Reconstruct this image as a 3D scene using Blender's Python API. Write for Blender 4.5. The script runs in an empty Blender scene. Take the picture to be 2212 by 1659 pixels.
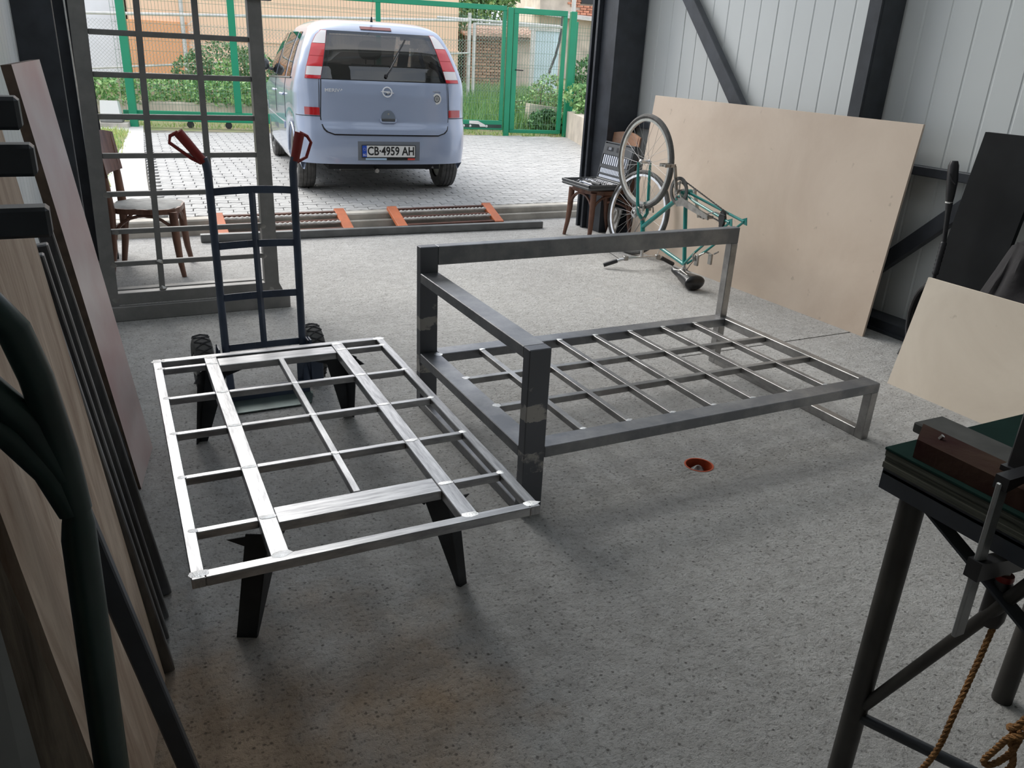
import bpy, math, random
import numpy as np
from mathutils import Vector, Matrix

random.seed(7)
RNG = np.random.default_rng(11)
SC = bpy.context.scene
COL = SC.collection

# ------------------------------------------------------------------ camera
cam_d = bpy.data.cameras.new('camera')
cam_d.sensor_fit = 'HORIZONTAL'
cam_d.sensor_width = 36.0
cam_d.lens = 28.043
cam_d.clip_end = 300
cam = bpy.data.objects.new('camera', cam_d)
COL.objects.link(cam)
_r = Vector((0.89333058, -0.44687016, 0.04761867))
_u = Vector((0.13175966, 0.36174516, 0.92291919))
_f = Vector((0.42965087, 0.81819772, -0.38203747))
M = Matrix.Identity(4)
for i in range(3):
    M[i][0], M[i][1], M[i][2] = _r[i], _u[i], -_f[i]
M[0][3], M[1][3], M[2][3] = 0, 0, 1.5
cam.matrix_world = M
SC.camera = cam

# ------------------------------------------------------------------ sky
SKY_STRENGTH = 1.0
SUN_STRENGTH = 2.6
EXPOSURE = 0.85
w = bpy.data.worlds.new('overcast_sky')
SC.world = w
w.use_nodes = True
nt = w.node_tree
nt.nodes.clear()
n_out = nt.nodes.new('ShaderNodeOutputWorld')
n_bg = nt.nodes.new('ShaderNodeBackground')
n_tc = nt.nodes.new('ShaderNodeTexCoord')
n_mp = nt.nodes.new('ShaderNodeMapping')
n_mp.inputs['Scale'].default_value = (1.0, 1.0, 2.4)
n_no = nt.nodes.new('ShaderNodeTexNoise')
n_no.inputs['Scale'].default_value = 2.2
n_no.inputs['Detail'].default_value = 7
n_no.inputs['Roughness'].default_value = 0.58
n_cr = nt.nodes.new('ShaderNodeValToRGB')
n_cr.color_ramp.elements[0].position = 0.38
n_cr.color_ramp.elements[0].color = (0.50, 0.58, 0.72, 1)
n_cr.color_ramp.elements[1].position = 0.62
n_cr.color_ramp.elements[1].color = (1.0, 1.0, 1.0, 1)
nt.links.new(n_tc.outputs['Generated'], n_mp.inputs['Vector'])
nt.links.new(n_mp.outputs['Vector'], n_no.inputs['Vector'])
nt.links.new(n_no.outputs['Fac'], n_cr.inputs['Fac'])
nt.links.new(n_cr.outputs['Color'], n_bg.inputs['Color'])
n_bg.inputs['Strength'].default_value = SKY_STRENGTH
nt.links.new(n_bg.outputs['Background'], n_out.inputs['Surface'])

# ------------------------------------------------------------------ sun behind thin cloud
sun_d = bpy.data.lights.new('sun', 'SUN')
sun_d.energy = SUN_STRENGTH
sun_d.angle = math.radians(45)
sun_d.color = (1.0, 0.97, 0.92)
sun = bpy.data.objects.new('sun', sun_d)
sun.rotation_euler = Vector((-0.25, 0.85, 0.70)).to_track_quat('Z', 'Y').to_euler()
COL.objects.link(sun)

# ------------------------------------------------------------------ exposure
SC.view_settings.view_transform = 'Standard'
SC.view_settings.look = 'None'
SC.view_settings.exposure = EXPOSURE
SC.view_settings.gamma = 1
SC.view_settings.use_curve_mapping = False

# ================================================================== helpers
def srgb(r, g, b):
    def f(c):
        c /= 255.0
        return c / 12.92 if c <= 0.04045 else ((c + 0.055) / 1.055) ** 2.4
    return (f(r), f(g), f(b))

MATS = {}
def P(name, col, rough=0.6, metal=0.0, var=0.0, scale=6.0, bump=0.0, bscale=None, coat=0.0, rand=0.0,
      stretch=(1, 1, 1), col2=None, detail=5, lo=0.35, hi=0.65, spec=0.5):
    """A procedural principled material: noise between two colours, noise bump, a little change from object to object."""
    m = bpy.data.materials.new(name)
    m.use_nodes = True
    t = m.node_tree
    b = t.nodes['Principled BSDF']
    L = t.links.new
    b.inputs['Roughness'].default_value = rough
    b.inputs['Metallic'].default_value = metal
    b.inputs['Coat Weight'].default_value = coat
    b.inputs['Coat Roughness'].default_value = 0.05
    b.inputs['Specular IOR Level'].default_value = spec
    tc = t.nodes.new('ShaderNodeTexCoord')
    mp = t.nodes.new('ShaderNodeMapping')
    mp.inputs['Scale'].default_value = stretch
    L(tc.outputs['Object'], mp.inputs['Vector'])
    src = None
    if var or col2:
        no = t.nodes.new('ShaderNodeTexNoise')
        no.inputs['Scale'].default_value = scale
        no.inputs['Detail'].default_value = detail
        L(mp.outputs['Vector'], no.inputs['Vector'])
        cr = t.nodes.new('ShaderNodeValToRGB')
        cr.color_ramp.elements[0].position = lo
        cr.color_ramp.elements[1].position = hi
        a = col if col2 else tuple(c * (1 - var) for c in col)
        z = col2 if col2 else tuple(min(1, c * (1 + var)) for c in col)
        cr.color_ramp.elements[0].color = (*a, 1)
        cr.color_ramp.elements[1].color = (*z, 1)
        L(no.outputs['Fac'], cr.inputs['Fac'])
        src = cr.outputs['Color']
    if rand:
        oi = t.nodes.new('ShaderNodeObjectInfo')
        hv = t.nodes.new('ShaderNodeHueSaturation')
        mr = t.nodes.new('ShaderNodeMapRange')
        mr.inputs['To Min'].default_value = 1 - rand
        mr.inputs['To Max'].default_value = 1 + rand
        L(oi.outputs['Random'], mr.inputs['Value'])
        L(mr.outputs['Result'], hv.inputs['Value'])
        if src: L(src, hv.inputs['Color'])
        else: hv.inputs['Color'].default_value = (*col, 1)
        src = hv.outputs['Color']
    if src: L(src, b.inputs['Base Color'])
    else: b.inputs['Base Color'].default_value = (*col, 1)
    if bump:
        n2 = t.nodes.new('ShaderNodeTexNoise')
        n2.inputs['Scale'].default_value = bscale or scale * 6
        n2.inputs['Detail'].default_value = 4
        L(mp.outputs['Vector'], n2.inputs['Vector'])
        bu = t.nodes.new('ShaderNodeBump')
        bu.inputs['Strength'].default_value = bump
        bu.inputs['Distance'].default_value = 0.01
        L(n2.outputs['Fac'], bu.inputs['Height'])
        L(bu.outputs['Normal'], b.inputs['Normal'])
    MATS[name] = m
    return m

def _ortho(d):
    d = Vector(d).normalized()
    a = Vector((0, 0, 1)) if abs(d.z) < 0.9 else Vector((1, 0, 0))
    x = d.cross(a).normalized()
    return x, x.cross(d).normalized(), d

class MB:
    """Collects shapes; build() links them as ONE mesh object."""
    def __init__(s):
        s.v, s.f, s.m, s.sm = [], [], [], []
    def add(s, vs, fs, mi=0, smooth=False):
        o = len(s.v)
        s.v.extend([tuple(p) for p in vs])
        for f in fs:
            s.f.append(tuple(i + o for i in f)); s.m.append(mi); s.sm.append(smooth)
        return s
    def box(s, lo, hi, mi=0, ch=0.0):
        lo, hi = Vector(lo), Vector(hi)
        c = (lo + hi) / 2
        return s.obox(c, ((1, 0, 0), (0, 1, 0), (0, 0, 1)), (hi - lo) / 2, mi, ch)
    def obox(s, c, ax, half, mi=0, ch=0.0):
        c = Vector(c); X, Y, Z = [Vector(a) for a in ax]
        hx, hy, hz = half
        if ch <= 0:
            vs = [c + X * a * hx + Y * b * hy + Z * d * hz for a in (-1, 1) for b in (-1, 1) for d in (-1, 1)]
            return s.add(vs, [(0, 1, 3, 2), (4, 6, 7, 5), (0, 4, 5, 1), (2, 3, 7, 6), (0, 2, 6, 4), (1, 5, 7, 3)], mi)
        vs, idx = [], {}
        for a in (-1, 1):
            for b in (-1, 1):
                for d in (-1, 1):
                    for k in range(3):
                        e = [hx, hy, hz]
                        for j in range(3):
                            if j != k: e[j] -= ch
                        idx[(a, b, d, k)] = len(vs)
                        vs.append(c + X * a * e[0] + Y * b * e[1] + Z * d * e[2])
        fs = []
        S = (-1, 1)
        def g(k, sg):
            q = []
            for p, r in ((-1, -1), (1, -1), (1, 1), (-1, 1)):
                t = [0, 0, 0]; t[k] = sg; t[(k + 1) % 3] = p; t[(k + 2) % 3] = r
                q.append(idx[(*t, k)])
            return q if sg > 0 else q[::-1]
        for k in range(3):
            for sg in S: fs.append(g(k, sg))
        for k in range(3):            # edge chamfers: edges parallel to axis k
            i, j = (k + 1) % 3, (k + 2) % 3
            for p in S:
                for r in S:
                    t0 = [0, 0, 0]; t0[i] = p; t0[j] = r; t0[k] = -1
                    t1 = list(t0); t1[k] = 1
                    q = [idx[(*t0, i)], idx[(*t1, i)], idx[(*t1, j)], idx[(*t0, j)]]
                    fs.append(q if p * r < 0 else q[::-1])
        for a in S:
            for b in S:
                for d in S:
                    q = [idx[(a, b, d, 0)], idx[(a, b, d, 1)], idx[(a, b, d, 2)]]
                    fs.append(q if a * b * d > 0 else q[::-1])
        return s.add(vs, fs, mi)
    def bar(s, p0, p1, w, h, up=(0, 0, 1), mi=0, ch=0.0):
        p0, p1 = Vector(p0), Vector(p1)
        d = p1 - p0; L = d.length; d.normalize()
        sd = d.cross(Vector(up)).normalized()
        u = sd.cross(d).normalized()
        return s.obox((p0 + p1) / 2, (sd, d, u), (w / 2, L / 2, h / 2), mi, ch)
    def tube(s, pts, r, n=8, mi=0, closed=False, caps=True, smooth=True):
        pts = [Vector(p) for p in pts]; N = len(pts)
        rs = r if isinstance(r, (list, tuple)) else [r] * N
        vs, fs = [], []
        x = None
        for i, p in enumerate(pts):
            a = pts[(i - 1) % N] if (closed or i > 0) else p
            b = pts[(i + 1) % N] if (closed or i < N - 1) else p
            d = (b - a).normalized()
            if x is None: x, y, _ = _ortho(d)
            else:
                x = (x - d * x.dot(d)).normalized(); y = x.cross(d).normalized() * -1
                y = d.cross(x).normalized()
            y = d.cross(x).normalized()
            for k in range(n):
                t = 2 * math.pi * k / n
                vs.append(p + (x * math.cos(t) + y * math.sin(t)) * rs[i])
        for i in range(N if closed else N - 1):
            j = (i + 1) % N
            for k in range(n):
                l = (k + 1) % n
                fs.append((i * n + k, i * n + l, j * n + l, j * n + k))
        o = len(s.v)
        s.add(vs, fs, mi, smooth)
        if caps and not closed:
            s.f.append(tuple(o + k for k in range(n))[::-1]); s.m.append(mi); s.sm.append(False)
            s.f.append(tuple(o + (N - 1) * n + k for k in range(n))); s.m.append(mi); s.sm.append(False)
        return s
    def lathe(s, prof, c, axis, n=24, mi=0, smooth=True, cap=(False, False)):
        x, y, z = _ortho(axis); c = Vector(c)
        vs, fs = [], []
        for (r, h) in prof:
            for k in range(n):
                t = 2 * math.pi * k / n
                vs.append(c + z * h + (x * math.cos(t) + y * math.sin(t)) * r)
        for i in range(len(prof) - 1):
            for k in range(n):
                l = (k + 1) % n
                fs.append((i * n + k, i * n + l, (i + 1) * n + l, (i + 1) * n + k))
        if cap[0]: fs.append(tuple(range(n))[::-1])
        if cap[1]: fs.append(tuple((len(prof) - 1) * n + k for k in range(n)))
        return s.add(vs, fs, mi, smooth)
    def prism(s, poly, o, ex, ey, d, mi=0):
        """polygon (a,b) in the plane o + a ex + b ey, pushed along vector d"""
        o, ex, ey, d = Vector(o), Vector(ex), Vector(ey), Vector(d)
        n = len(poly)
        A = [o + ex * a + ey * b for a, b in poly]
        vs = A + [p + d for p in A]
        fs = [tuple(range(n))[::-1], tuple(range(n, 2 * n))]
        for k in range(n): fs.append((k, (k + 1) % n, n + (k + 1) % n, n + k))
        return s.add(vs, fs, mi)
    def hexa(s, bot, top, mi=0):
        """eight corners: four of the foot, four of the head, in the same order round"""
        return s.add(list(bot) + list(top), [(3, 2, 1, 0), (4, 5, 6, 7), (0, 1, 5, 4), (1, 2, 6, 5), (2, 3, 7, 6), (3, 0, 4, 7)], mi)
    def grid(s, fn, nu, nv, mi=0, smooth=True, keep=None, wrap=False):
        vs = [fn(i / nu, j / nv) for j in range(nv + 1) for i in range(nu + 1)]
        fs = []
        for j in range(nv):
            for i in range(nu):
                if keep and not keep((i + .5) / nu, (j + .5) / nv): continue
                a = j * (nu + 1) + i
                fs.append((a, a + 1, a + nu + 2, a + nu + 1))
        return s.add(vs, fs, mi, smooth)

LOC = {}
def _link(o, parent=None):
    COL.objects.link(o)
    if parent: o.parent = parent
    return o

def mesh_of(name, mb, mats, off=(0, 0, 0), sharp=40):
    me = bpy.data.meshes.new(name)
    v = np.array(mb.v, float) - np.array(off, float)
    me.from_pydata(v.tolist(), [], mb.f)
    if not isinstance(mats, (list, tuple)): mats = [mats]
    for m in mats: me.materials.append(m)
    me.polygons.foreach_set('material_index', mb.m)
    me.polygons.foreach_set('use_smooth', mb.sm)
    me.update()
    if any(mb.sm): me.set_sharp_from_angle(angle=math.radians(sharp))
    return me

def obj(name, mb, mats, parent=None, world=True, kind=None, label=None, sharp=40):
    """link a mesh as ONE object; vertices are world coordinates when world, else the thing's own"""
    off = LOC.get(parent.name, (0, 0, 0)) if (parent and world) else (0, 0, 0)
    o = bpy.data.objects.new(name, mesh_of(name, mb, mats, off, sharp))
    _link(o, parent)
    if parent: LOC[o.name] = LOC.get(parent.name, (0, 0, 0))
    if kind: o['kind'] = kind
    if label: o['label'] = label
    return o

def tag(o, label, cat, group=None, kind=None):
    o['label'] = label; o['category'] = cat
    if group: o['group'] = group
    if kind: o['kind'] = kind
    return o

def thing(name, label, cat, loc=(0, 0, 0), rz=0.0, group=None):
    o = bpy.data.objects.new(name, None)
    o.empty_display_size = 0.1
    o.location = loc; o.rotation_euler = (0, 0, rz)
    _link(o); LOC[o.name] = tuple(loc)
    return tag(o, label, cat, group)

def struct(name, mb, m, parent=None):
    o = obj(name, mb, m, parent)
    if not parent: o['kind'] = 'structure'
    return o

def copy_tree(o, parent=None):
    c = o.copy(); COL.objects.link(c)
    if parent: c.parent = parent
    for ch in list(o.children): copy_tree(ch, c)
    return c

def text_mesh(txt, size, extrude=0.002, sx=1.0, off=0.0):
    cu = bpy.data.curves.new('lettering', 'FONT')
    cu.body = txt; cu.size = size; cu.extrude = extrude
    cu.offset = size * off; cu.align_x = 'CENTER'; cu.align_y = 'CENTER'; cu.resolution_u = 3
    o = bpy.data.objects.new('lettering', cu); COL.objects.link(o)
    dg = bpy.context.evaluated_depsgraph_get()
    me = bpy.data.meshes.new_from_object(o.evaluated_get(dg))
    vs = [(v.co.x * sx, v.co.y, v.co.z) for v in me.vertices]
    fs = [tuple(p.vertices) for p in me.polygons]
    bpy.data.objects.remove(o); bpy.data.curves.remove(cu)
    return vs, fs

def text_to(mb, txt, size, o, ex, ey, ez, extrude=0.002, sx=1.0, mi=0, off=0.0):
    vs, fs = text_mesh(txt, size, extrude, sx, off)
    o, ex, ey, ez = Vector(o), Vector(ex), Vector(ey), Vector(ez)
    mb.add([o + ex * a + ey * b + ez * c for a, b, c in vs], fs, mi)

def leaves(mb, n, pos_fn, size, mi_n=1, flat=0.0):
    """n small four-cornered leaves, each turned its own way"""
    for _ in range(n):
        p, out = pos_fn()
        d = Vector(RNG.normal(size=3)); d.normalize()
        if out is not None: d = (d * (1 - flat) + Vector(out) * flat).normalized()
        x, y, _z = _ortho(d)
        a = RNG.uniform(0, 6.28)
        x, y = x * math.cos(a) + y * math.sin(a), y * math.cos(a) - x * math.sin(a)
        l = size * RNG.uniform(.6, 1.25); wd = l * .55
        p = Vector(p)
        mb.add([p - x * l * .5, p + y * wd * .5 + d * l * .08, p + x * l * .5, p - y * wd * .5 + d * l * .08], [(0, 1, 2, 3)], int(RNG.integers(mi_n)))

def blob_pos(balls):
    wts = np.array([b[3] * b[4] * b[5] for b in balls]) ** .67; wts = wts / wts.sum()
    def f():
        b = balls[RNG.choice(len(balls), p=wts)]
        d = RNG.normal(size=3); d /= np.linalg.norm(d)
        r = RNG.uniform(.55, 1.0) ** .5
        return (b[0] + d[0] * b[3] * r, b[1] + d[1] * b[4] * r, b[2] + d[2] * b[5] * r), d
    return f

# ================================================================== materials
def floor_material():
    m = bpy.data.materials.new('rough_concrete'); m.use_nodes = True
    t = m.node_tree; L = t.links.new; b = t.nodes['Principled BSDF']
    tc = t.nodes.new('ShaderNodeTexCoord')
    def noise(scale, detail=6, rough=.6):
        n = t.nodes.new('ShaderNodeTexNoise'); n.inputs['Scale'].default_value = scale
        n.inputs['Detail'].default_value = detail; n.inputs['Roughness'].default_value = rough
        L(tc.outputs['Object'], n.inputs['Vector']); return n
    def ramp(src, e):
        r = t.nodes.new('ShaderNodeValToRGB'); cr = r.color_ramp
        cr.elements[0].position, cr.elements[0].color = e[0][0], (*e[0][1], 1)
        cr.elements[1].position, cr.elements[1].color = e[-1][0], (*e[-1][1], 1)
        for p, c in e[1:-1]:
            x = cr.elements.new(p); x.color = (*c, 1)
        L(src, r.inputs['Fac']); return r
    def mix(a, bb, fac, mode='MULTIPLY'):
        x = t.nodes.new('ShaderNodeMixRGB'); x.blend_type = mode
        if isinstance(fac, float): x.inputs['Fac'].default_value = fac
        else: L(fac, x.inputs['Fac'])
        L(a, x.inputs['Color1'])
        if isinstance(bb, tuple): x.inputs['Color2'].default_value = (*bb, 1)
        else: L(bb, x.inputs['Color2'])
        return x
    big = ramp(noise(1.1, 5).outputs['Fac'], [(.3, (.58, .57, .555)), (.55, (.67, .66, .64)), (.75, (.74, .73, .71))])
    mid = ramp(noise(16, 8, .7).outputs['Fac'], [(.3, (.74, .73, .72)), (.6, (1, 1, 1))])
    c1 = mix(big.outputs['Color'], mid.outputs['Color'], 1.0)
    fine = noise(70, 6, .75)
    fr = ramp(fine.outputs['Fac'], [(.36, (.36, .35, .34)), (.47, (1, 1, 1))])
    c2 = mix(c1.outputs['Color'], fr.outputs['Color'], .8)
    vo = t.nodes.new('ShaderNodeTexVoronoi'); vo.inputs['Scale'].default_value = 34
    L(tc.outputs['Object'], vo.inputs['Vector'])
    pit = ramp(vo.outputs['Distance'], [(.09, (.22, .21, .20)), (.19, (1, 1, 1))])
    c3 = mix(c2.outputs['Color'], pit.outputs['Color'], .75)
    # rusty brown staining, worn into the slab here and there
    di = t.nodes.new('ShaderNodeVectorMath'); di.operation = 'DISTANCE'; di.inputs[1].default_value = (.12, 1.35, 0)
    L(tc.outputs['Object'], di.inputs[0])
    mr = t.nodes.new('ShaderNodeMapRange'); mr.inputs['From Min'].default_value = .1; mr.inputs['From Max'].default_value = 1.0
    mr.inputs['To Min'].default_value = .42; mr.inputs['To Max'].default_value = -.12
    L(di.outputs['Value'], mr.inputs['Value'])
    ad = t.nodes.new('ShaderNodeMath'); ad.operation = 'ADD'
    L(noise(2.2, 5).outputs['Fac'], ad.inputs[0]); L(mr.outputs['Result'], ad.inputs[1])
    stain = ramp(ad.outputs['Value'], [(.55, (0, 0, 0)), (.85, (1, 1, 1))])
    c4 = mix(c3.outputs['Color'], (.78, .60, .44), stain.outputs['Color'])
    L(c4.outputs['Color'], b.inputs['Base Color'])
    b.inputs['Roughness'].default_value = .75
    add = t.nodes.new('ShaderNodeMath'); add.operation = 'ADD'
    L(fine.outputs['Fac'], add.inputs[0])
    n3 = noise(28, 6, .65); L(n3.outputs['Fac'], add.inputs[1])
    bu = t.nodes.new('ShaderNodeBump'); bu.inputs['Strength'].default_value = 1.0; bu.inputs['Distance'].default_value = .02
    L(add.outputs['Value'], bu.inputs['Height']); L(bu.outputs['Normal'], b.inputs['Normal'])
    return m

def steel_material(name, dark, bright, bands=(), lo=.45, hi=.62, stretch=(3, 3, 3), rough=(.5, .32), metal=1.0):
    """mill-scaled steel with brightly ground places; bands are heights where the scale was ground off"""
    m = bpy.data.materials.new(name); m.use_nodes = True
    t = m.node_tree; L = t.links.new; b = t.nodes['Principled BSDF']
    tc = t.nodes.new('ShaderNodeTexCoord'); mp = t.nodes.new('ShaderNodeMapping'); mp.inputs['Scale'].default_value = stretch
    L(tc.outputs['Object'], mp.inputs['Vector'])
    no = t.nodes.new('ShaderNodeTexNoise'); no.inputs['Scale'].default_value = 4; no.inputs['Detail'].default_value = 8; no.inputs['Roughness'].default_value = .65
    L(mp.outputs['Vector'], no.inputs['Vector'])
    fac = no.outputs['Fac']
    if bands:
        sep = t.nodes.new('ShaderNodeSeparateXYZ'); L(tc.outputs['Object'], sep.inputs['Vector'])
        wob = t.nodes.new('ShaderNodeMath'); wob.operation = 'MULTIPLY_ADD'; wob.inputs[1].default_value = .05
        L(no.outputs['Fac'], wob.inputs[0]); L(sep.outputs['Z'], wob.inputs[2])
        acc = None
        for z, h in bands:
            d = t.nodes.new('ShaderNodeMath'); d.operation = 'COMPARE'; d.inputs[1].default_value = z + .025; d.inputs[2].default_value = h / 2
            L(wob.outputs['Value'], d.inputs[0])
            if acc is None: acc = d.outputs['Value']
            else:
                a = t.nodes.new('ShaderNodeMath'); a.operation = 'MAXIMUM'
                L(acc, a.inputs[0]); L(d.outputs['Value'], a.inputs[1]); acc = a.outputs['Value']
        a = t.nodes.new('ShaderNodeMath'); a.operation = 'MULTIPLY_ADD'; a.inputs[1].default_value = .22
        L(acc, a.inputs[0]); L(no.outputs['Fac'], a.inputs[2]); fac = a.outputs['Value']
    cr = t.nodes.new('ShaderNodeValToRGB')
    cr.color_ramp.elements[0].position = lo; cr.color_ramp.elements[0].color = (*dark, 1)
    cr.color_ramp.elements[1].position = hi; cr.color_ramp.elements[1].color = (*bright, 1)
    L(fac, cr.inputs['Fac']); L(cr.outputs['Color'], b.inputs['Base Color'])
    mr = t.nodes.new('ShaderNodeMapRange'); mr.inputs['From Min'].default_value = lo; mr.inputs['From Max'].default_value = hi
    mr.inputs['To Min'].default_value = rough[0]; mr.inputs['To Max'].default_value = rough[1]
    L(fac, mr.inputs['Value']); L(mr.outputs['Result'], b.inputs['Roughness'])
    b.inputs['Metallic'].default_value = metal
    bu = t.nodes.new('ShaderNodeBump'); bu.inputs['Strength'].default_value = .06; bu.inputs['Distance'].default_value = .002
    L(no.outputs['Fac'], bu.inputs['Height']); L(bu.outputs['Normal'], b.inputs['Normal'])
    return m

def wood_material(name, a, bcol, stretch, scale=3.0, rough=.65, knots=False, bump=.1):
    m = bpy.data.materials.new(name); m.use_nodes = True
    t = m.node_tree; L = t.links.new; b = t.nodes['Principled BSDF']
    tc = t.nodes.new('ShaderNodeTexCoord'); mp = t.nodes.new('ShaderNodeMapping'); mp.inputs['Scale'].default_value = stretch
    L(tc.outputs['Object'], mp.inputs['Vector'])
    no = t.nodes.new('ShaderNodeTexNoise'); no.inputs['Scale'].default_value = scale; no.inputs['Detail'].default_value = 9
    no.inputs['Roughness'].default_value = .65; no.inputs['Distortion'].default_value = .6
    L(mp.outputs['Vector'], no.inputs['Vector'])
    cr = t.nodes.new('ShaderNodeValToRGB')
    cr.color_ramp.elements[0].position = .33; cr.color_ramp.elements[0].color = (*a, 1)
    cr.color_ramp.elements[1].position = .66; cr.color_ramp.elements[1].color = (*bcol, 1)
    L(no.outputs['Fac'], cr.inputs['Fac'])
    src = cr.outputs['Color']
    if knots:
        n2 = t.nodes.new('ShaderNodeTexNoise'); n2.inputs['Scale'].default_value = 14; n2.inputs['Detail'].default_value = 3
        L(tc.outputs['Object'], n2.inputs['Vector'])
        c2 = t.nodes.new('ShaderNodeValToRGB')
        c2.color_ramp.elements[0].position = .24; c2.color_ramp.elements[0].color = (.62, .60, .58, 1)
        c2.color_ramp.elements[1].position = .30; c2.color_ramp.elements[1].color = (1, 1, 1, 1)
        L(n2.outputs['Fac'], c2.inputs['Fac'])
        mx = t.nodes.new('ShaderNodeMixRGB'); mx.blend_type = 'MULTIPLY'; mx.inputs['Fac'].default_value = .6
        L(src, mx.inputs['Color1']); L(c2.outputs['Color'], mx.inputs['Color2']); src = mx.outputs['Color']
    L(src, b.inputs['Base Color'])
    b.inputs['Roughness'].default_value = rough
    bu = t.nodes.new('ShaderNodeBump'); bu.inputs['Strength'].default_value = bump; bu.inputs['Distance'].default_value = .004
    L(no.outputs['Fac'], bu.inputs['Height']); L(bu.outputs['Normal'], b.inputs['Normal'])
    return m

def glass_material(name, tint, refl_rough=.02, ior=1.5):
    m = bpy.data.materials.new(name); m.use_nodes = True
    t = m.node_tree; L = t.links.new; t.nodes.clear()
    o = t.nodes.new('ShaderNodeOutputMaterial'); mx = t.nodes.new('ShaderNodeMixShader')
    tr = t.nodes.new('ShaderNodeBsdfTransparent'); tr.inputs['Color'].default_value = (*tint, 1)
    gl = t.nodes.new('ShaderNodeBsdfGlossy'); gl.inputs['Roughness'].default_value = refl_rough
    f0 = ((ior - 1) / (ior + 1)) ** 2          # a thin pane: the same reflection from both sides
    lw = t.nodes.new('ShaderNodeLayerWeight'); lw.inputs['Blend'].default_value = .5
    pw_ = t.nodes.new('ShaderNodeMath'); pw_.operation = 'POWER'; pw_.inputs[1].default_value = 5
    L(lw.outputs['Facing'], pw_.inputs[0])
    fr = t.nodes.new('ShaderNodeMath'); fr.operation = 'MULTIPLY_ADD'; fr.inputs[1].default_value = 1 - f0; fr.inputs[2].default_value = f0
    L(pw_.outputs['Value'], fr.inputs[0])
    L(fr.outputs['Value'], mx.inputs['Fac']); L(tr.outputs['BSDF'], mx.inputs[1]); L(gl.outputs['BSDF'], mx.inputs[2])
    L(mx.outputs['Shader'], o.inputs['Surface'])
    return m

m_floor = floor_material()
m_panel = P('white_sandwich_panel', (.69, .715, .71), .38, var=.04, scale=.8)
m_black = P('black_painted_steel', (.028, .032, .039), .42, var=.25, scale=8, bump=.05)
m_mattblack = P('matt_black_laminate', (.006, .007, .008), .75, var=.3, scale=5, spec=.25)
m_darkgrey = P('dark_grey_steel', (.045, .05, .06), .45, var=.2, scale=8, bump=.05)
m_ceiling = P('ceiling_panel', (.6, .62, .62), .6)
m_sofa = steel_material('sofa_steel', (.21, .215, .23), (.40, .395, .39), lo=.42, hi=.78, stretch=(1.3, 1.3, 1.3), rough=(.44, .38))
m_sofa_post = steel_material('sofa_post_steel', (.15, .156, .17), (.42, .405, .38), bands=((.21, .08), (.40, .06)), lo=.66, hi=.74, rough=(.44, .40))
m_slat = steel_material('slat_steel', (.28, .276, .272), (.46, .45, .44), lo=.38, hi=.7, stretch=(2, 2, 2), rough=(.42, .36))
m_table = steel_material('brushed_steel', (.30, .30, .31), (.54, .54, .545), lo=.36, hi=.66, stretch=(26, 2.2, 8), rough=(.36, .30))
m_table_x = steel_material('brushed_steel_across', (.30, .30, .31), (.54, .54, .545), lo=.36, hi=.66, stretch=(2.2, 26, 8), rough=(.36, .30))
m_leg = P('hot_rolled_plate', (.03, .033, .037), .5, metal=.6, var=.3, scale=9, bump=.06)
m_weld = P('ground_weld', (.8, .8, .8), .3, metal=1, var=.15, scale=60, bump=.3)
m_grille = steel_material('hazed_grille_steel', (.19, .187, .18), (.27, .26, .25), lo=.42, hi=.75, stretch=(1.5, 1.5, 1.5), rough=(.5, .45), metal=.25)  # grey lifted evenly to stand in for lens haze over the grille
m_ply = wood_material('plywood', (.53, .42, .33), (.63, .52, .42), (1.5, .6, .5), 2.2, .55, knots=True, bump=.03)
m_ply2 = wood_material('pale_plywood', (.56, .48, .39), (.66, .58, .48), (1.5, .7, .5), 2.5, .6, knots=True, bump=.03)
m_plyedge = P('plywood_edge', (.30, .22, .15), .8, var=.3, scale=40)
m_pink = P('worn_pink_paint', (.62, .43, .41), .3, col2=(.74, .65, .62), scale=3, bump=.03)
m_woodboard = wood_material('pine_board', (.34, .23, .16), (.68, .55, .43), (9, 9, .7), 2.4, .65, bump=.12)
m_oldwood = wood_material('weathered_wood', (.06, .045, .032), (.24, .19, .14), (14, 14, .8), 2.5, .8, bump=.3)
m_greyboard = P('grey_board', (.22, .22, .215), .6, var=.12, scale=8)
m_brownedge = P('brown_board_edge', (.10, .065, .045), .7, var=.3, scale=20)
m_green_paint = P('green_gate_paint', srgb(14, 134, 98), .38, var=.08, scale=2)
m_darkgreen = P('dark_green_paint', (.02, .042, .036), .34, var=.35, scale=6, bump=.05)
m_teal = P('teal_bike_paint', srgb(28, 128, 122), .25, var=.1, scale=5, coat=.5)
m_rubber = P('tyre_rubber', (.03, .03, .032), .75, var=.25, scale=20, bump=.1)
m_greyrubber = P('dusty_rubber', (.085, .083, .08), .8, var=.25, scale=20, bump=.1)
m_alu = P('aluminium', (.62, .62, .62), .28, metal=1, var=.1, scale=20)
m_spoke = P('spoke_steel', (.36, .36, .36), .5, metal=.3)
m_chrome = P('chrome', (.8, .8, .82), .1, metal=1)
m_dullmetal = P('dull_metal', (.35, .34, .32), .4, metal=1, var=.25, scale=18)
m_blackplastic = P('black_plastic', (.02, .02, .022), .4)
m_greyplastic = P('dark_grey_plastic', (.075, .08, .085), .45, var=.1, scale=15)
m_leather = P('black_saddle', (.014, .014, .015), .28, bump=.05, bscale=120)
m_bentwood = wood_material('bentwood', (.085, .035, .022), (.20, .095, .06), (6, 6, 1.2), 4, .4, bump=.05)
m_lightwood = wood_material('light_bentwood', (.30, .15, .085), (.42, .24, .15), (2, 2, 5), 4, .4, bump=.03)
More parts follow.
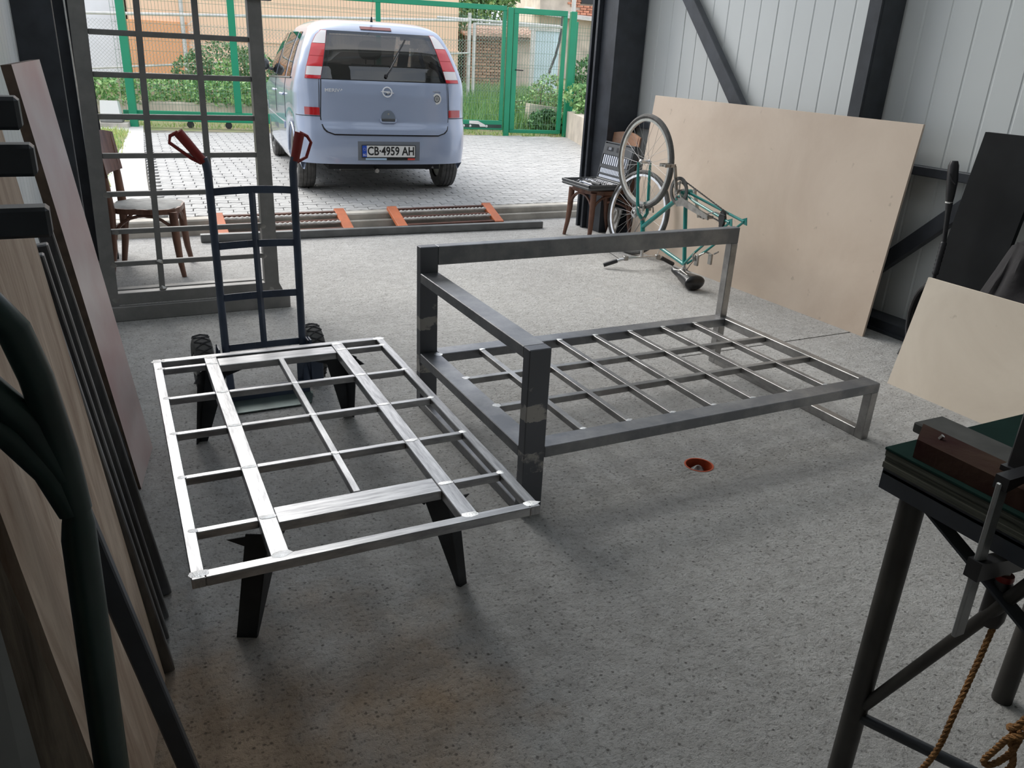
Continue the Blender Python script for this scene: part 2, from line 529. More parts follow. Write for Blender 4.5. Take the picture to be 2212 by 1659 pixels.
m_dustcloth = P('dusty_seat_cover', (.34, .34, .33), .85, var=.25, scale=9, bump=.4, bscale=30)
m_blue = P('hand_truck_blue', (.05, .068, .105), .4, var=.2, scale=9, bump=.04)
m_redgrip = P('red_grip', srgb(132, 36, 30), .45, var=.1, scale=14)
m_greyplate = P('worn_toe_plate', (.10, .13, .125), .42, metal=.6, var=.25, scale=7)
m_rust = P('rust_primer', srgb(196, 108, 66), .6, var=.15, scale=8)
m_rustdark = P('dark_rust', srgb(84, 50, 38), .75, var=.3, scale=12, bump=.2)
m_rebar = P('bright_rebar', (.74, .71, .67), .45, metal=.15, var=.2, scale=30)
m_pvc = P('orange_pipe', srgb(172, 72, 38), .55, var=.1, scale=20)
m_paver = P('paver_concrete', (.41, .405, .395), .85, var=.10, scale=7, bump=.25, bscale=90, rand=.10)
m_joint = P('paver_joint', (.20, .19, .165), .9, var=.4, scale=5)
m_kerb = P('kerb_concrete', (.46, .43, .38), .85, var=.25, scale=4, bump=.3)
m_concrete = P('path_concrete', (.55, .54, .52), .85, var=.1, scale=3, bump=.2)
m_soil = P('soil', (.30, .25, .17), .95, col2=(.20, .24, .09), scale=3)
m_grassA = P('grass_green', srgb(150, 182, 112), .7)
m_grassB = P('grass_yellow_green', srgb(206, 212, 140), .7)
m_leafA = P('leaf_mid', srgb(118, 164, 104), .55)
m_leafB = P('leaf_light', srgb(172, 206, 138), .55)
m_leafC = P('leaf_dark', srgb(84, 120, 78), .55)
m_leafD = P('leaf_grey', srgb(146, 156, 118), .6)
m_bark = P('bark', (.12, .09, .065), .9, var=.3, scale=9, bump=.4)
m_peach = P('peach_render', srgb(253, 216, 186), .9, var=.04, scale=2)
m_orange = P('orange_render', srgb(244, 178, 128), .9, var=.06, scale=2)
m_whitewall = P('white_render', srgb(236, 236, 240), .85, var=.05, scale=2)
m_plaster = P('old_plaster', srgb(206, 194, 180), .9, var=.15, scale=3, bump=.2)
m_brick = P('old_brick', srgb(186, 152, 126), .9, var=.3, scale=6, rand=.22, bump=.3)
m_brickred = P('broken_brick', srgb(216, 150, 122), .9, var=.2, scale=6, rand=.2, bump=.3)
m_mortar = P('mortar', srgb(150, 134, 118), .95, var=.2, scale=12)
m_tile = P('roof_tile', srgb(206, 178, 160), .85, var=.2, scale=5, rand=.15)
m_tin = P('pale_blue_sheet', srgb(204, 224, 232), .5, var=.06, scale=2)
m_whitepaint = P('old_white_paint', srgb(214, 212, 208), .6, var=.1, scale=9)
m_wire = P('green_wire', srgb(96, 132, 112), .5)
m_wiregrey = P('galvanised_wire', (.45, .45, .44), .5, metal=.1)
m_paint = P('silver_blue_car_paint', (.32, .38, .515), .32, metal=.1, coat=1.0)
m_badge = P('bright_badge', (.82, .83, .85), .35, metal=.1)
m_carglass = glass_material('tinted_glass', (.17, .18, .20), .015, 1.95)
m_lampred = P('red_lens', srgb(206, 44, 52), .15, coat=.6)
m_lampdark = P('deep_red_lens', srgb(170, 26, 30), .15, coat=.6)
m_lampwhite = P('clear_lens', srgb(226, 222, 222), .15, coat=.6)
m_seam = P('panel_gap', (.01, .01, .012), .7)
m_seatcloth = P('car_seat_cloth', (.008, .008, .009), .95, spec=.1)
m_platewhite = P('plate_white', (.78, .78, .76), .4)
m_plateblue = P('plate_blue', srgb(20, 74, 180), .4)
m_plateink = P('plate_ink', (.01, .01, .01), .5)
m_blackcloth = P('black_cloth', (.022, .02, .022), .9, var=.3, scale=4, bump=.3)
m_rope = P('hemp_rope', srgb(140, 100, 58), .9, var=.3, scale=60, bump=.6, bscale=260)
m_redwood = P('red_painted_wood', (.028, .010, .009), .85, col2=(.05, .03, .02), scale=8, bump=.15, spec=.1)
m_benchgreen = P('green_bench_top', (.009, .024, .020), .9, var=.25, scale=4, bump=.05, spec=.06)
m_benchedge = P('layered_bench_edge', (.025, .027, .02), .9, col2=(.09, .09, .07), scale=6, stretch=(.6, .6, 40))
m_galvtube = P('galvanised_tube', (.33, .34, .34), .42, metal=.7, var=.2, scale=10)
m_benchleg = P('brown_black_pipe', (.03, .027, .023), .5, var=.4, scale=7, bump=.08)
m_greytube = P('dull_grey_tube', (.07, .07, .066), .75, spec=.15, var=.2, scale=10)
m_thresh = P('grey_scaled_tube', (.15, .155, .155), .5, metal=.35, var=.15, scale=8)
m_tubes = steel_material('leaning_tube_steel', (.13, .13, .135), (.26, .26, .26), lo=.4, hi=.7, stretch=(3, 3, .6), rough=(.42, .34))
m_blackhandle = P('black_handle', (.015, .013, .012), .4)

# ================================================================== the setting
XL, XR, YB, YD, HT = -0.30, 4.42, -5.5, 6.95, 3.9

# floor with a sawn joint on the right and a round drain hole
mb = MB()
hx, hy, hr, hs = 2.02, 2.185, .056, .14
def quad(x0, y0, x1, y1, z=0.0, mi=0):
    mb.add([(x0, y0, z), (x1, y0, z), (x1, y1, z), (x0, y1, z)], [(0, 1, 2, 3)], mi)
xl, xr = XL - .05, XR + .1
yj0, yj1, xj = 3.235, 3.247, 2.75
quad(xl, YB, xr, hy - hs); quad(xl, hy - hs, hx - hs, hy + hs); quad(hx + hs, hy - hs, xr, hy + hs)
quad(xl, hy + hs, xr, yj0); quad(xl, yj0, xj, yj1); quad(xl, yj1, xr, YD)
quad(xj, yj0, xr, yj1, -.008)
mb.add([(xj, yj0, 0), (xr, yj0, 0), (xr, yj0, -.008), (xj, yj0, -.008)], [(0, 1, 2, 3)])
mb.add([(xj, yj1, 0), (xr, yj1, 0), (xr, yj1, -.008), (xj, yj1, -.008)], [(3, 2, 1, 0)])
N = 32
ring_s, ring_c = [], []
for k in range(N):
    t = 2 * math.pi * k / N + math.pi / 4
    c, s_ = math.cos(t), math.sin(t); q = hs / max(abs(c), abs(s_))
    ring_s.append((hx + c * q, hy + s_ * q, 0)); ring_c.append((hx + c * hr, hy + s_ * hr, 0))
mb.add(ring_s + ring_c, [(k, (k + 1) % N, N + (k + 1) % N, N + k) for k in range(N)])
floor = struct('floor', mb, m_floor)

# right wall: one object, each sandwich panel a part
wr = MB(); wr.box((XR + .03, YB, 0), (XR + .09, 6.75, HT))
wall_right = struct('wall_right', wr, m_panel)
pw = 1.03
pan = MB()
prof = [(0.004, 0.012), (0.010, 0.0)]
x_rib = [0.0, .004, .010]
ys, ds = [0.0, .006], [.016, 0.0]
for k in range(1, 6):
    c = pw * k / 6
    ys += [c - .010, c - .004, c + .004, c + .010]; ds += [0, .004, .004, 0]
ys += [pw - .006, pw]; ds += [0.0, .016]
pv = []
for y, d in zip(ys, ds): pv += [(d, y, 0.0), (d, y, HT)]
pan.add(pv, [(2 * i, 2 * i + 1, 2 * i + 3, 2 * i + 2) for i in range(len(ys) - 1)])
pme = mesh_of('panel', pan, m_panel)
y0 = 6.76 - pw
while y0 > YB - .5:
    o = bpy.data.objects.new('panel', pme); o.location = (XR, y0, 0); _link(o, wall_right)
    y0 -= pw

mb = MB(); mb.box((XL - .08, YB, 0), (XL, 6.5, HT))
wall_left = struct('wall_left', mb, m_panel)
lme_mb = MB(); lme_mb.add([(-p[0], p[1], p[2]) for p in pv], [(2 * i, 2 * i + 2, 2 * i + 3, 2 * i + 1) for i in range(len(ys) - 1)])
lme = mesh_of('panel', lme_mb, m_panel)
y0 = 6.4 - pw
while y0 > YB - .5:
    o = bpy.data.objects.new('panel', lme); o.location = (XL + .005, y0, 0); _link(o, wall_left); y0 -= pw

mb = MB(); mb.box((XL - .08, YB - .08, 0), (XR + .09, YB, HT)); struct('wall_back', mb, m_panel)
# roof with two rooflight strips, unseen and added to brighten the hall, three panes each
mb = MB()
RLX = ((.05, 1.45), (2.3, 4.2)); RLY = (1.5, 5.7)
xe = [XL - .1, RLX[0][0], RLX[0][1], RLX[1][0], RLX[1][1], XR + .1]
for k in (0, 2, 4): mb.box((xe[k], YB - .1, HT), (xe[k + 1], 7.0, HT + .1))
for k in (1, 3):
    mb.box((xe[k], YB - .1, HT), (xe[k + 1], RLY[0], HT + .1)); mb.box((xe[k], RLY[1], HT), (xe[k + 1], 7.0, HT + .1))
ceiling = struct('ceiling', mb, m_ceiling)
m_added_roofpane = glass_material('added_rooflight_pane', (.78, .80, .80), .05, 1.3)
for x0_, x1_ in RLX:
    for k in range(3):
        ya_ = RLY[0] + (RLY[1] - RLY[0]) * k / 3; yb_ = RLY[0] + (RLY[1] - RLY[0]) * (k + 1) / 3
        q = MB(); q.add([(x0_, ya_ + .02, HT + .08), (x1_, ya_ + .02, HT + .08), (x1_, yb_ - .02, HT + .08), (x0_, yb_ - .02, HT + .08)], [(0, 1, 2, 3)]); obj('added_pane', q, m_added_roofpane, ceiling)
        if k: q = MB(); q.box((x0_, ya_ - .03, HT + .05), (x1_, ya_ + .03, HT + .1)); obj('added_glazing_bar', q, m_ceiling, ceiling)
mb = MB(); mb.box((XL - .08, 6.55, 3.7), (XR + .09, 6.72, HT)); struct('wall_front', mb, m_panel)

# right: door column with its track, middle column, girts, braces, plinth (the frame of the hall)
mb = MB()
mb.box((4.10, 6.235, 0), (4.40, 6.255, HT)); mb.box((4.10, 6.255, 0), (4.118, 6.46, HT)); mb.box((4.12, 6.26, 0), (4.40, 6.44, HT))
mb.box((4.06, 6.47, 0), (4.40, 6.50, HT)); mb.box((4.09, 6.52, 0), (4.40, 6.545, HT)); mb.box((4.07, 6.57, 0), (4.42, 6.60, HT)); mb.box((4.12, 6.5, 0), (4.4, 6.62, HT))
struct('trim_1', mb, m_black)
mb = MB(); mb.box((4.20, 3.63, 0), (4.215, 3.72, HT)); mb.box((4.215, 3.625, 0), (4.40, 3.72, HT), ch=.004)
struct('trim_2', mb, m_black)
mb = MB(); mb.box((4.35, -5.4, .948), (4.415, 6.235, 1.002), ch=.004); struct('trim_3', mb, m_darkgrey)
def brace(nm, a, b):
    q = MB(); q.bar(a, b, .05, .085, (1, 0, 0), ch=.004); return struct(nm, q, m_darkgrey)
q = MB(); q.bar((4.36, 3.74, .06), (4.36, 6.24, 2.6), .105, .06, (1, 0, 0), ch=.004); struct('trim_4', q, m_darkgrey)
q = MB(); q.bar((4.36, 3.68, .075), (4.36, 1.0, 2.66), .09, .06, (1, 0, 0), ch=.004); struct('trim_5', q, m_darkgrey)
mb = MB(); mb.box((4.25, -5.4, 0), (4.42, 3.62, .075), ch=.004); mb.box((4.235, -5.4, .0), (4.25, 3.62, .02)); struct('baseboard_right', mb, m_black)
mb = MB(); mb.box((4.25, 3.73, 0), (4.42, 6.23, .075), ch=.004); struct('baseboard_right_far', mb, m_black)
# left: column and door jamb with rails
mb = MB(); mb.box((-.30, 5.35, 0), (-.10, 5.5, HT), ch=.004); mb.box((-.285, 5.5, 0), (-.115, 5.6, HT)); struct('trim_6', mb, m_black)
mb = MB()
mb.box((-.30, 6.28, 0), (.03, 6.36, HT)); mb.box((-.02, 6.22, 0), (.0, 6.28, HT)); mb.box((.03, 6.30, 0), (.06, 6.50, HT)); mb.box((-.3, 6.36, 0), (.0, 6.55, HT))
struct('trim_7', mb, m_black)
q = MB(); q.tube([(-.045, 6.2, 0), (-.045, 6.2, 3.7)], .006, 6); q.tube([(-.012, 6.205, 0), (-.02, 6.205, 3.7)], .005, 6)
struct('trim_8', q, m_alu)

# threshold: two low concrete steps, then the paved yard
mb = MB()
mb.box((-4, 6.95, -.1), (9, 7.00, .062), ch=.006)
mb.box((-4, 7.00, -.1), (9, 7.14, .12), ch=.012)
struct('kerb', mb, m_kerb)
mb = MB()
mb.add([(-6, 7.14, .098), (12, 7.14, .098), (12, 13.0, .098), (-6, 16.3, .098)], [(0, 1, 2, 3)])
paving = struct('paving', mb, m_joint)
mb = MB()
mb.prism([(-1.4, 7.145), (.36, 7.145), (.46, 9.4), (.6, 12.0), (.78, 15.0), (-1.6, 15.4)], (0, 0, .09), (1, 0, 0), (0, 1, 0), (0, 0, .032))
struct('concrete_path', mb, m_concrete)

# pavers: zigzag blocks, the nearest 300 as parts, the rest joined
Lx, Wy = .215, .112
zz = [(0, 0), (.027, .011), (.081, -.011), (.1075, 0), (.1345, .011), (.1885, -.011), (.215, 0)]
g = .0035
def paver_geo():
    q = MB()
    top = [(x + (g if i == 0 else -g if i == 6 else 0), y + g) for i, (x, y) in enumerate(zz)]
    bot = [(x + (g if i == 0 else -g if i == 6 else 0) + .012, y + Wy - g) for i, (x, y) in enumerate(zz)]
    poly = top + bot[::-1]
    n = len(poly)
    cx = sum(p[0] for p in poly) / n; cy = sum(p[1] for p in poly) / n
    inn = [(cx + (x - cx) * .965, cy + (y - cy) * .93) for x, y in poly]
    vs = [(x, y, 0) for x, y in poly] + [(x, y, .019) for x, y in poly] + [(x, y, .023) for x, y in inn]
    fs = [tuple(range(2 * n, 3 * n))]
    for k in range(n):
        l = (k + 1) % n
        fs += [(k, l, n + l, n + k), (n + k, n + l, 2 * n + l, 2 * n + k)]
    q.add(vs, fs); return q
pav = paver_geo()
pav_me = mesh_of('paver', pav, m_paver)
spots = []
for j in range(60):
    y = 7.15 + j * Wy
    for i in range(-3, 50):
        x = .42 + (y - 7.15) * .048 + .05 + i * Lx + (.5 * Lx if j % 2 else 0)
        if i < (-1 if j % 2 else 0): continue
        if y > 14.9 - .2077 * (x - .6) - .18: continue
        if x > 8.35 - max(0, (13.9 - y)) * .37: continue
        spots.append((x, y))
spots.sort(key=lambda p: (p[1] * 1.0 + abs(p[0] - 2.4) * .25))
rest = MB()
for k, (x, y) in enumerate(spots):
    dz = .098 + RNG.uniform(-.002, .002)
    if k < 300:
        o = bpy.data.objects.new('paver', pav_me); o.location = (x, y, dz); _link(o, paving)
    else:
        rest.add([(a + x, b + y, c + dz) for a, b, c in pav.v], pav.f)
obj('far_pavers', rest, m_paver, paving, kind='stuff')

# ground beyond the gate, rising gently
F0 = Vector((.6065, 14.9302, 0)); FA = math.atan2(-.20339, .9791)
fd = Vector((.9791, -.20339, 0)); fn = Vector((.20339, .9791, 0))
def FT(s, n, z=0.0): return F0 + fd * s + fn * n + Vector((0, 0, z))
def gz(n): return .12 if n < .3 else .12 + (n - .3) * .085
mb = MB()
for n0, n1 in ((-.4, .3), (.3, 6.5), (6.5, 30)):
    z0, z1 = (gz(n0) if n0 > 0 else .10), min(gz(n1), 1.2)
    mb.add([FT(-12, n0, z0), FT(22, n0, z0), FT(22, n1, z1), FT(-12, n1, z1)], [(0, 1, 2, 3)])
struct('ground', mb, m_soil)

# ================================================================== the hall's big things
# ---- large plywood sheet leaning on the right wall
t = thing('plywood_sheet', 'large tan plywood sheet leaning on the right wall behind the upturned bicycle', 'plywood', (4.04, 4.39, 0))
mb = MB()
th = .015
b = [(4.062, 3.15, 0), (4.022, 5.635, 0)]; u = [(4.190, 3.165, 1.243), (4.150, 5.65, 1.243)]
mb.hexa([b[0], (b[0][0] + th, b[0][1], 0), (b[1][0] + th, b[1][1], 0), b[1]], [u[0], (u[0][0] + th, u[0][1], u[0][2]), (u[1][0] + th, u[1][1], u[1][2]), u[1]])
obj('board', mb, m_ply, t)

# ---- smaller plywood offcut at the right
t = thing('plywood_offcut', 'smaller pale plywood offcut standing on the floor at the right, black cloth behind it', 'plywood', (3.55, 2.1, 0))
mb = MB()
b = [(3.555, 2.545, 0), (3.563, 1.62, 0)]; u = [(3.70, 2.565, .553), (3.708, 1.64, .553)]
mb.hexa([b[0], (b[0][0] + .012, b[0][1], 0), (b[1][0] + .012, b[1][1], 0), b[1]], [u[0], (u[0][0] + .012, u[0][1], u[0][2]), (u[1][0] + .012, u[1][1], u[1][2]), u[1]])
obj('board', mb, m_ply2, t)

# ---- tall black board
t = thing('black_board', 'tall narrow black board leaning on the right wall', 'board', (4.15, 2.7, 0))
mb = MB()
b = [(4.12, 2.875, 0), (4.12, 2.52, 0)]; u = [(4.27, 2.845, 1.235), (4.27, 2.49, 1.235)]
mb.hexa([b[0], (b[0][0] + .03, b[0][1], 0), (b[1][0] + .03, b[1][1], 0), b[1]], [u[0], (u[0][0] + .03, u[0][1], u[0][2]), (u[1][0] + .03, u[1][1], u[1][2]), u[1]])
obj('board', mb, m_mattblack, t)

# ---- black lance with its hose
t = thing('spray_lance', 'black spray lance with a coiled hose, upright beside the tall black board', 'lance', (4.02, 2.80, 0))
mb = MB(); mb.tube([(4.10, 2.862, 1.085), (4.10, 2.860, 1.06), (4.10, 2.845, .98), (4.10, 2.835, .90), (4.10, 2.832, .87)], [.018, .027, .028, .022, .018], 12); obj('grip', mb, m_blackplastic, t)
mb = MB(); mb.tube([(4.10, 2.83, .87), (4.10, 2.822, .80), (4.095, 2.80, .66)], [.018, .013, .012], 10); obj('pipe', mb, m_blackplastic, t)
mb = MB()
pts = [(4.095 - .018 * k * .12, 2.80 - .0012 * k, .66 - .011 * k) for k in range(17)]
mb.tube(pts, [.018 if k % 2 else .0145 for k in range(17)], 10)
obj('bend_sleeve', mb, m_blackplastic, t)
mb = MB()
e = Vector(pts[-1])
mb.tube([e, e + Vector((-.005, -.004, -.15)), (4.02, 2.79, .16), (3.96, 2.80, .05), (3.95, 2.80, .02)], .010, 8); obj('hose', mb, m_blackplastic, t)
mb = MB(); mb.tube([(4.085, 2.812, .97), (4.07, 2.83, .99), (4.066, 2.845, 1.02)], .004, 6); obj('trigger', mb, m_blackplastic, t)
mb = MB(); mb.lathe([(.0195, 0), (.0195, .008)], (4.10, 2.832, .866), (0, 0, 1), 12); obj('ring', mb, m_whitepaint, t)
hose = MB()
for k, (R, z) in enumerate(((.19, .24), (.185, .262), (.175, .285))):
    pts = [(3.93 + math.cos(a) * .05 + .02 * k, 2.70 + R * .62 * math.cos(a), .26 + .02 * k + R * math.sin(a)) for a in np.linspace(0, 2 * math.pi, 32, endpoint=False)]
    hose.tube(pts, .0115, 8, closed=True)
obj('hose_coil', hose, m_blackplastic, t)

# ---- black cloth bundle behind the offcut
mb = MB()
def bun(u_, v_):
    a = u_ * 2 * math.pi; z = v_
    rx = .15 * (1 - .35 * z) + .018 * math.sin(5 * a + 6 * z) + .012 * math.sin(9 * a - 8 * z)
    ry = .33 * (1 - .55 * z) + .03 * math.sin(4 * a + 3 * z)
    if v_ > .96: rx *= .4; ry *= .4
    return (3.93 + rx * math.cos(a) + .06 * z, 2.22 + ry * math.sin(a) - .02 * z, .79 * z + .025 * math.sin(3 * a) * z)
mb.grid(bun, 48, 24)
tag(obj('cloth_bundle', mb, m_blackcloth), 'bundle of black cloth heaped behind the smaller plywood', 'cloth')

# ---- sofa frame
SX, SY = 1.164, 3.145
SL, SD, HB, HA, HP, SW, ST = 1.734, 1.041, .736, .625, .264, .081, .045
t = thing('sofa_frame', 'welded steel sofa frame with back rail and one armrest amid the floor', 'sofa frame', (SX, SY, 0))
X0, X1, Y1, Y0 = SX, SX + SL, SY, SY - SD
def part(nm, lo, hi, m, ch=.0025):
    q = MB(); q.box(lo, hi, ch=ch); return obj(nm, q, m, t)
part('post', (X0, Y1 - ST, 0), (X0 + SW, Y1, HB), m_sofa_post)
part('post', (X0, Y0, 0), (X0 + SW, Y0 + ST, HA), m_sofa_post)
part('post', (X1 - .042, Y1 - ST, 0), (X1, Y1, HB - SW), m_slat)
part('back_rail', (X0 + SW, Y1 - ST, HB - SW), (X1, Y1, HB), m_sofa)
part('armrest', (X0, Y0 + ST, HA - .042), (X0 + SW, Y1 - ST, HA), m_sofa)
part('side_rail', (X0, Y0 + ST, HP - .042), (X0 + SW, Y1 - ST, HP), m_sofa)
part('side_rail', (X1 - .042, Y0 + .08, HP - .042), (X1, Y1 - .08, HP), m_slat)
part('long_rail', (X0 + SW, Y0, HP - .042), (X1, Y0 + .08, HP), m_sofa)
part('long_rail', (X0 + SW, Y1 - .08, HP - .042), (X1, Y1, HP), m_sofa)
part('skid', (X0, Y0 + ST, 0), (X0 + SW, Y1 - ST, .042), m_sofa)
part('leg', (X1 - .042, Y0, 0), (X1, Y0 + .042, HP - .042), m_slat)
part('skid', (X1 - .042, Y0 + .042, 0), (X1, Y1 - ST, .042), m_slat)
xa, xb = X0 + SW, X1 - .042
for k in range(1, 8):
    x = xa + (xb - xa) * k / 8
    part('slat', (x - .0125, Y0 + .08, HP - .026), (x + .0125, Y1 - .08, HP - .001), m_slat, .0015)
for k in (1, 2):
    y = Y0 + .08 + (SD - .16) * k / 3
    part('cross_bar', (xa, y - .0125, HP - .027), (xb, y + .0125, HP - .0015), m_slat, .0015)
def weld(par, x, y, z, rx, ry, world=True):
    q = MB(); n = 8; top, vs = [], [(x, y, z + .0028)]
    for k in range(n):
        a = 2 * math.pi * k / n; r = RNG.uniform(.75, 1.15)
        vs.append((x + rx * r * math.cos(a), y + ry * r * math.sin(a), z + .0003))
    q.add(vs, [(0, 1 + k, 1 + (k + 1) % n) for k in range(n)], smooth=True)
    obj('weld', q, m_weld, par, world=world)
for k in range(1, 8):
    x = xa + (xb - xa) * k / 8
    weld(t, x, Y1 - .082, HP, .016, .012); weld(t, x, Y0 + .082, HP, .016, .008)
for k in (1, 2):
    y = Y0 + .08 + (SD - .16) * k / 3
    weld(t, xa - .004, y, HP, .018, .016)
weld(t, xa - .01, Y1 - .08, HP, .022, .02)

# ---- coffee table frame
TA = -(.48354 - .46749)
t = thing('table_frame', 'low welded steel table frame with bright ground bars, left of the sofa frame', 'table frame', (.0927, 3.124, 0), TA)
TW, TL, TH = .898, 1.476, .36
def tp(nm, x0, y0, x1, y1, z0, z1, m=m_table, ch=.002):
    q = MB(); q.box((x0, -y1, z0), (x1, -y0, z1), ch=ch); return obj(nm, q, m_table_x if x1 - x0 > y1 - y0 else m, t, world=False)
tz = TH - .026
tp('long_rail', 0, 0, .031, TL, tz, TH); tp('long_rail', TW - .031, 0, TW, TL, tz, TH)
tp('short_rail', .031, 0, TW - .031, .031, tz, TH); tp('short_rail', .031, TL - .031, TW - .031, TL, tz, TH)
tp('wide_bar', .181, .031, .227, TL - .031, tz - .004, TH - .0005); tp('wide_bar', .675, .031, .723, TL - .031, tz - .004, TH - .0005)
tp('wide_cross_bar', .227, .05, .675, .128, tz - .004, TH - .002); tp('wide_cross_bar', .227, 1.222, .675, 1.302, tz - .004, TH - .002)
rows = (.10, .39, .68, .975, 1.266)
for r in rows:
    for x0, x1 in ((.031, .181), (.723, TW - .031)): tp('cross_bar', x0, r - .0105, x1, r + .0105, TH - .024, TH - .001)
for r in rows[1:4]:
    for x0, x1 in ((.227, .444), (.466, .675)): tp('cross_bar', x0, r - .0105, x1, r + .0105, TH - .024, TH - .001)
tp('slat', .444, .128, .466, 1.222, TH - .024, TH - .0005)
for r in rows:
    weld(t, .024, -r, TH, .014, .012, False); weld(t, .204, -r, TH, .024, .011, False)
    weld(t, .70, -r, TH, .024, .010, False); weld(t, TW - .026, -r, TH, .014, .011, False)
    if r in rows[1:4]: weld(t, .455, -r, TH, .014, .010, False)
for (x, y) in ((.02, .02), (.02, TL - .02), (TW - .02, .02), (TW - .02, TL - .02), (.205, .03), (.70, .03), (.205, TL - .03), (.70, TL - .03)): weld(t, x, -y, TH, .026, .014, False)
def table_leg(x, y, ang, dx, dy, w1=(.085, .030), w2=(.085, .030)):
    """folded tapered plate under a junction: two wings from one ridge, splayed outwards, pointed gusset ends at the top"""
    q = MB(); zt = tz - .004
    ca, sa = math.cos(ang), math.sin(ang)
    e1 = Vector((math.cos(ang + math.radians(128)), math.sin(ang + math.radians(128)), 0))
    e2 = Vector((math.cos(ang - math.radians(128)), math.sin(ang - math.radians(128)), 0))
    c = Vector((x, -y, zt)) + Vector((ca, sa, 0)) * .045
    f = Vector((x + dx, -(y + dy), 0)) + Vector((ca, sa, 0)) * .022
    for e, wt, wb in ((e1, *w1), (e2, *w2)):
        nrm = e.cross(Vector((0, 0, 1))).normalized() * .004
        q.hexa([f, f + e * wb, f + e * wb + nrm, f + nrm], [c, c + e * wt, c + e * wt + nrm, c + nrm])
        tip = c + e * (wt + .05) + Vector((0, 0, -.018)); 
        q.add([c + e * (wt - .03), tip, c + e * (wt - .01) + Vector((0, 0, -.042)), c + e * (wt - .03) + nrm, tip + nrm, c + e * (wt - .01) + Vector((0, 0, -.042)) + nrm], [(0, 1, 2), (3, 5, 4), (0, 3, 4, 1), (1, 4, 5, 2), (2, 5, 3, 0)])
    obj('leg', q, m_leg, t, world=False)
table_leg(.185, 1.262, math.radians(-76), -.045, .0, (.085, .010), (.056, .050))
table_leg(.70, 1.262, math.radians(-104), .050, .0, (.040, .028), (.085, .012))
table_leg(.205, .09, math.radians(118), -.06, -.055)
table_leg(.70, .09, math.radians(62), .05, -.10)

# ---- hand truck
t = thing('hand_truck', 'blue tubular hand truck with red loop grips standing behind the low table frame', 'hand truck', (.57, 3.5, 0))
def htube(nm, pts, r, m, n=10):
    q = MB(); q.tube(pts, r, n); return obj(nm, q, m, t)
htube('upright', [(.405, 3.44, .05), (.404, 3.5, .25), (.402, 3.5, .7), (.40, 3.5, 1.0), (.396, 3.5, 1.03), (.388, 3.5, 1.055)], .0165, m_blue)
htube('upright', [(.74, 3.44, .05), (.74, 3.5, .25), (.741, 3.5, .7), (.741, 3.5, 1.0), (.744, 3.5, 1.03), (.75, 3.5, 1.055)], .0165, m_blue)
htube('centre_bar', [(.565, 3.47, .24), (.563, 3.475, .6), (.562, 3.475, .92)], .0135, m_blue, 4)
for z, nm in ((.925, 'cross_bar'), (.70, 'cross_bar'), (.475, 'cross_bar'), (.245, 'cross_bar')):
    q = MB()
    for i in range(8):
        a, b = i / 8, (i + 1) / 8
        pa = (.402 + .338 * a, 3.5 - .0 - .03 * math.sin(math.pi * a), z + .012 * math.sin(math.pi * a) - .006)
        pb = (.402 + .338 * b, 3.5 - .0 - .03 * math.sin(math.pi * b), z + .012 * math.sin(math.pi * b) - .006)
        q.bar(pa, pb, .006, .03)
    obj(nm, q, m_blue, t)
for sx, x in ((-1, .388), (1, .75)):
    q = MB(); q.tube([(x, 3.5, 1.04), (x + sx * .085 * (1 if sx < 0 else .32), 3.5, 1.155)], [.018, .021], 10)
    gr = obj('grip', q, m_redgrip, t)
    tx = x + sx * .085 * (1 if sx < 0 else .32)
    q = MB(); q.tube([(tx, 3.5, 1.155), (tx + sx * .03, 3.5, 1.14), (tx + sx * (.035 if sx < 0 else .045), 3.5, 1.115), (x + sx * (.045 if sx < 0 else .05), 3.5, 1.055), (x + sx * .01, 3.5, 1.035)], .007, 8)
    obj('guard', q, m_redgrip, gr)
q = MB(); q.prism([(-.17, 0), (.19, 0), (.19, -.02), (.16, -.12), (.14, -.135), (-.165, -.135)], (.57, 3.44, .004), (1, 0, 0), (0, 1, 0), (0, 0, .006)); obj('toe_plate', q, m_greyplate, t)
q = MB(); q.box((.40, 3.435, .004), (.75, 3.442, .07)); obj('back_plate', q, m_blue, t)
for sx, x in ((-1, .318), (1, .815)):
    q = MB(); pr_ = [(.06, -.036), (.10, -.042), (.124, -.034), (.131, -.018), (.133, 0), (.131, .018), (.124, .034), (.10, .042), (.06, .036)]
    q.lathe(pr_, (x, 3.62, .134), (1, 0, 0), 36)
    wl = obj('wheel', q, m_greyrubber, t)
    q = MB(); q.lathe([(.012, -.05), (.03, -.05), (.058, -.03), (.058, .03), (.03, .05), (.012, .05)], (x, 3.62, .134), (1, 0, 0), 20); obj('hub', q, m_dullmetal, wl)
    q = MB()
    for k in range(20):
        a = 2 * math.pi * k / 20
        for s_ in (-1, 1):
            a2 = a + s_ * .32
            p0 = (x - .034, 3.62 + .127 * math.cos(a), .134 + .127 * math.sin(a)); p1 = (x, 3.62 + .1355 * math.cos((a + a2) / 2), .134 + .1355 * math.sin((a + a2) / 2)); p2 = (x + .034, 3.62 + .127 * math.cos(a2), .134 + .127 * math.sin(a2))
            q.tube([p0, p1, p2], .0035, 4, caps=False)
    obj('tread', q, m_rubber, wl)
    q = MB(); q.bar((x - sx * .055, 3.49, .05), (x - sx * .055, 3.49, .25), .006, .06, (0, 1, 0)); q.prism([(0, 0), (.13, -.06), (.13, -.02), (.02, .16)], (x - sx * .052, 3.49, .10), (0, 1, 0), (0, 0, 1), (sx * .005, 0, 0)); obj('wheel_bracket', q, m_blue, t)
    q = MB(); q.prism([(-.05, 0), (.05, 0), (.05, .03), (.0, .10), (-.05, .10)], (x, 3.50, .20), (1, 0, 0), (0, .2, 1), (0, .005, 0)); 
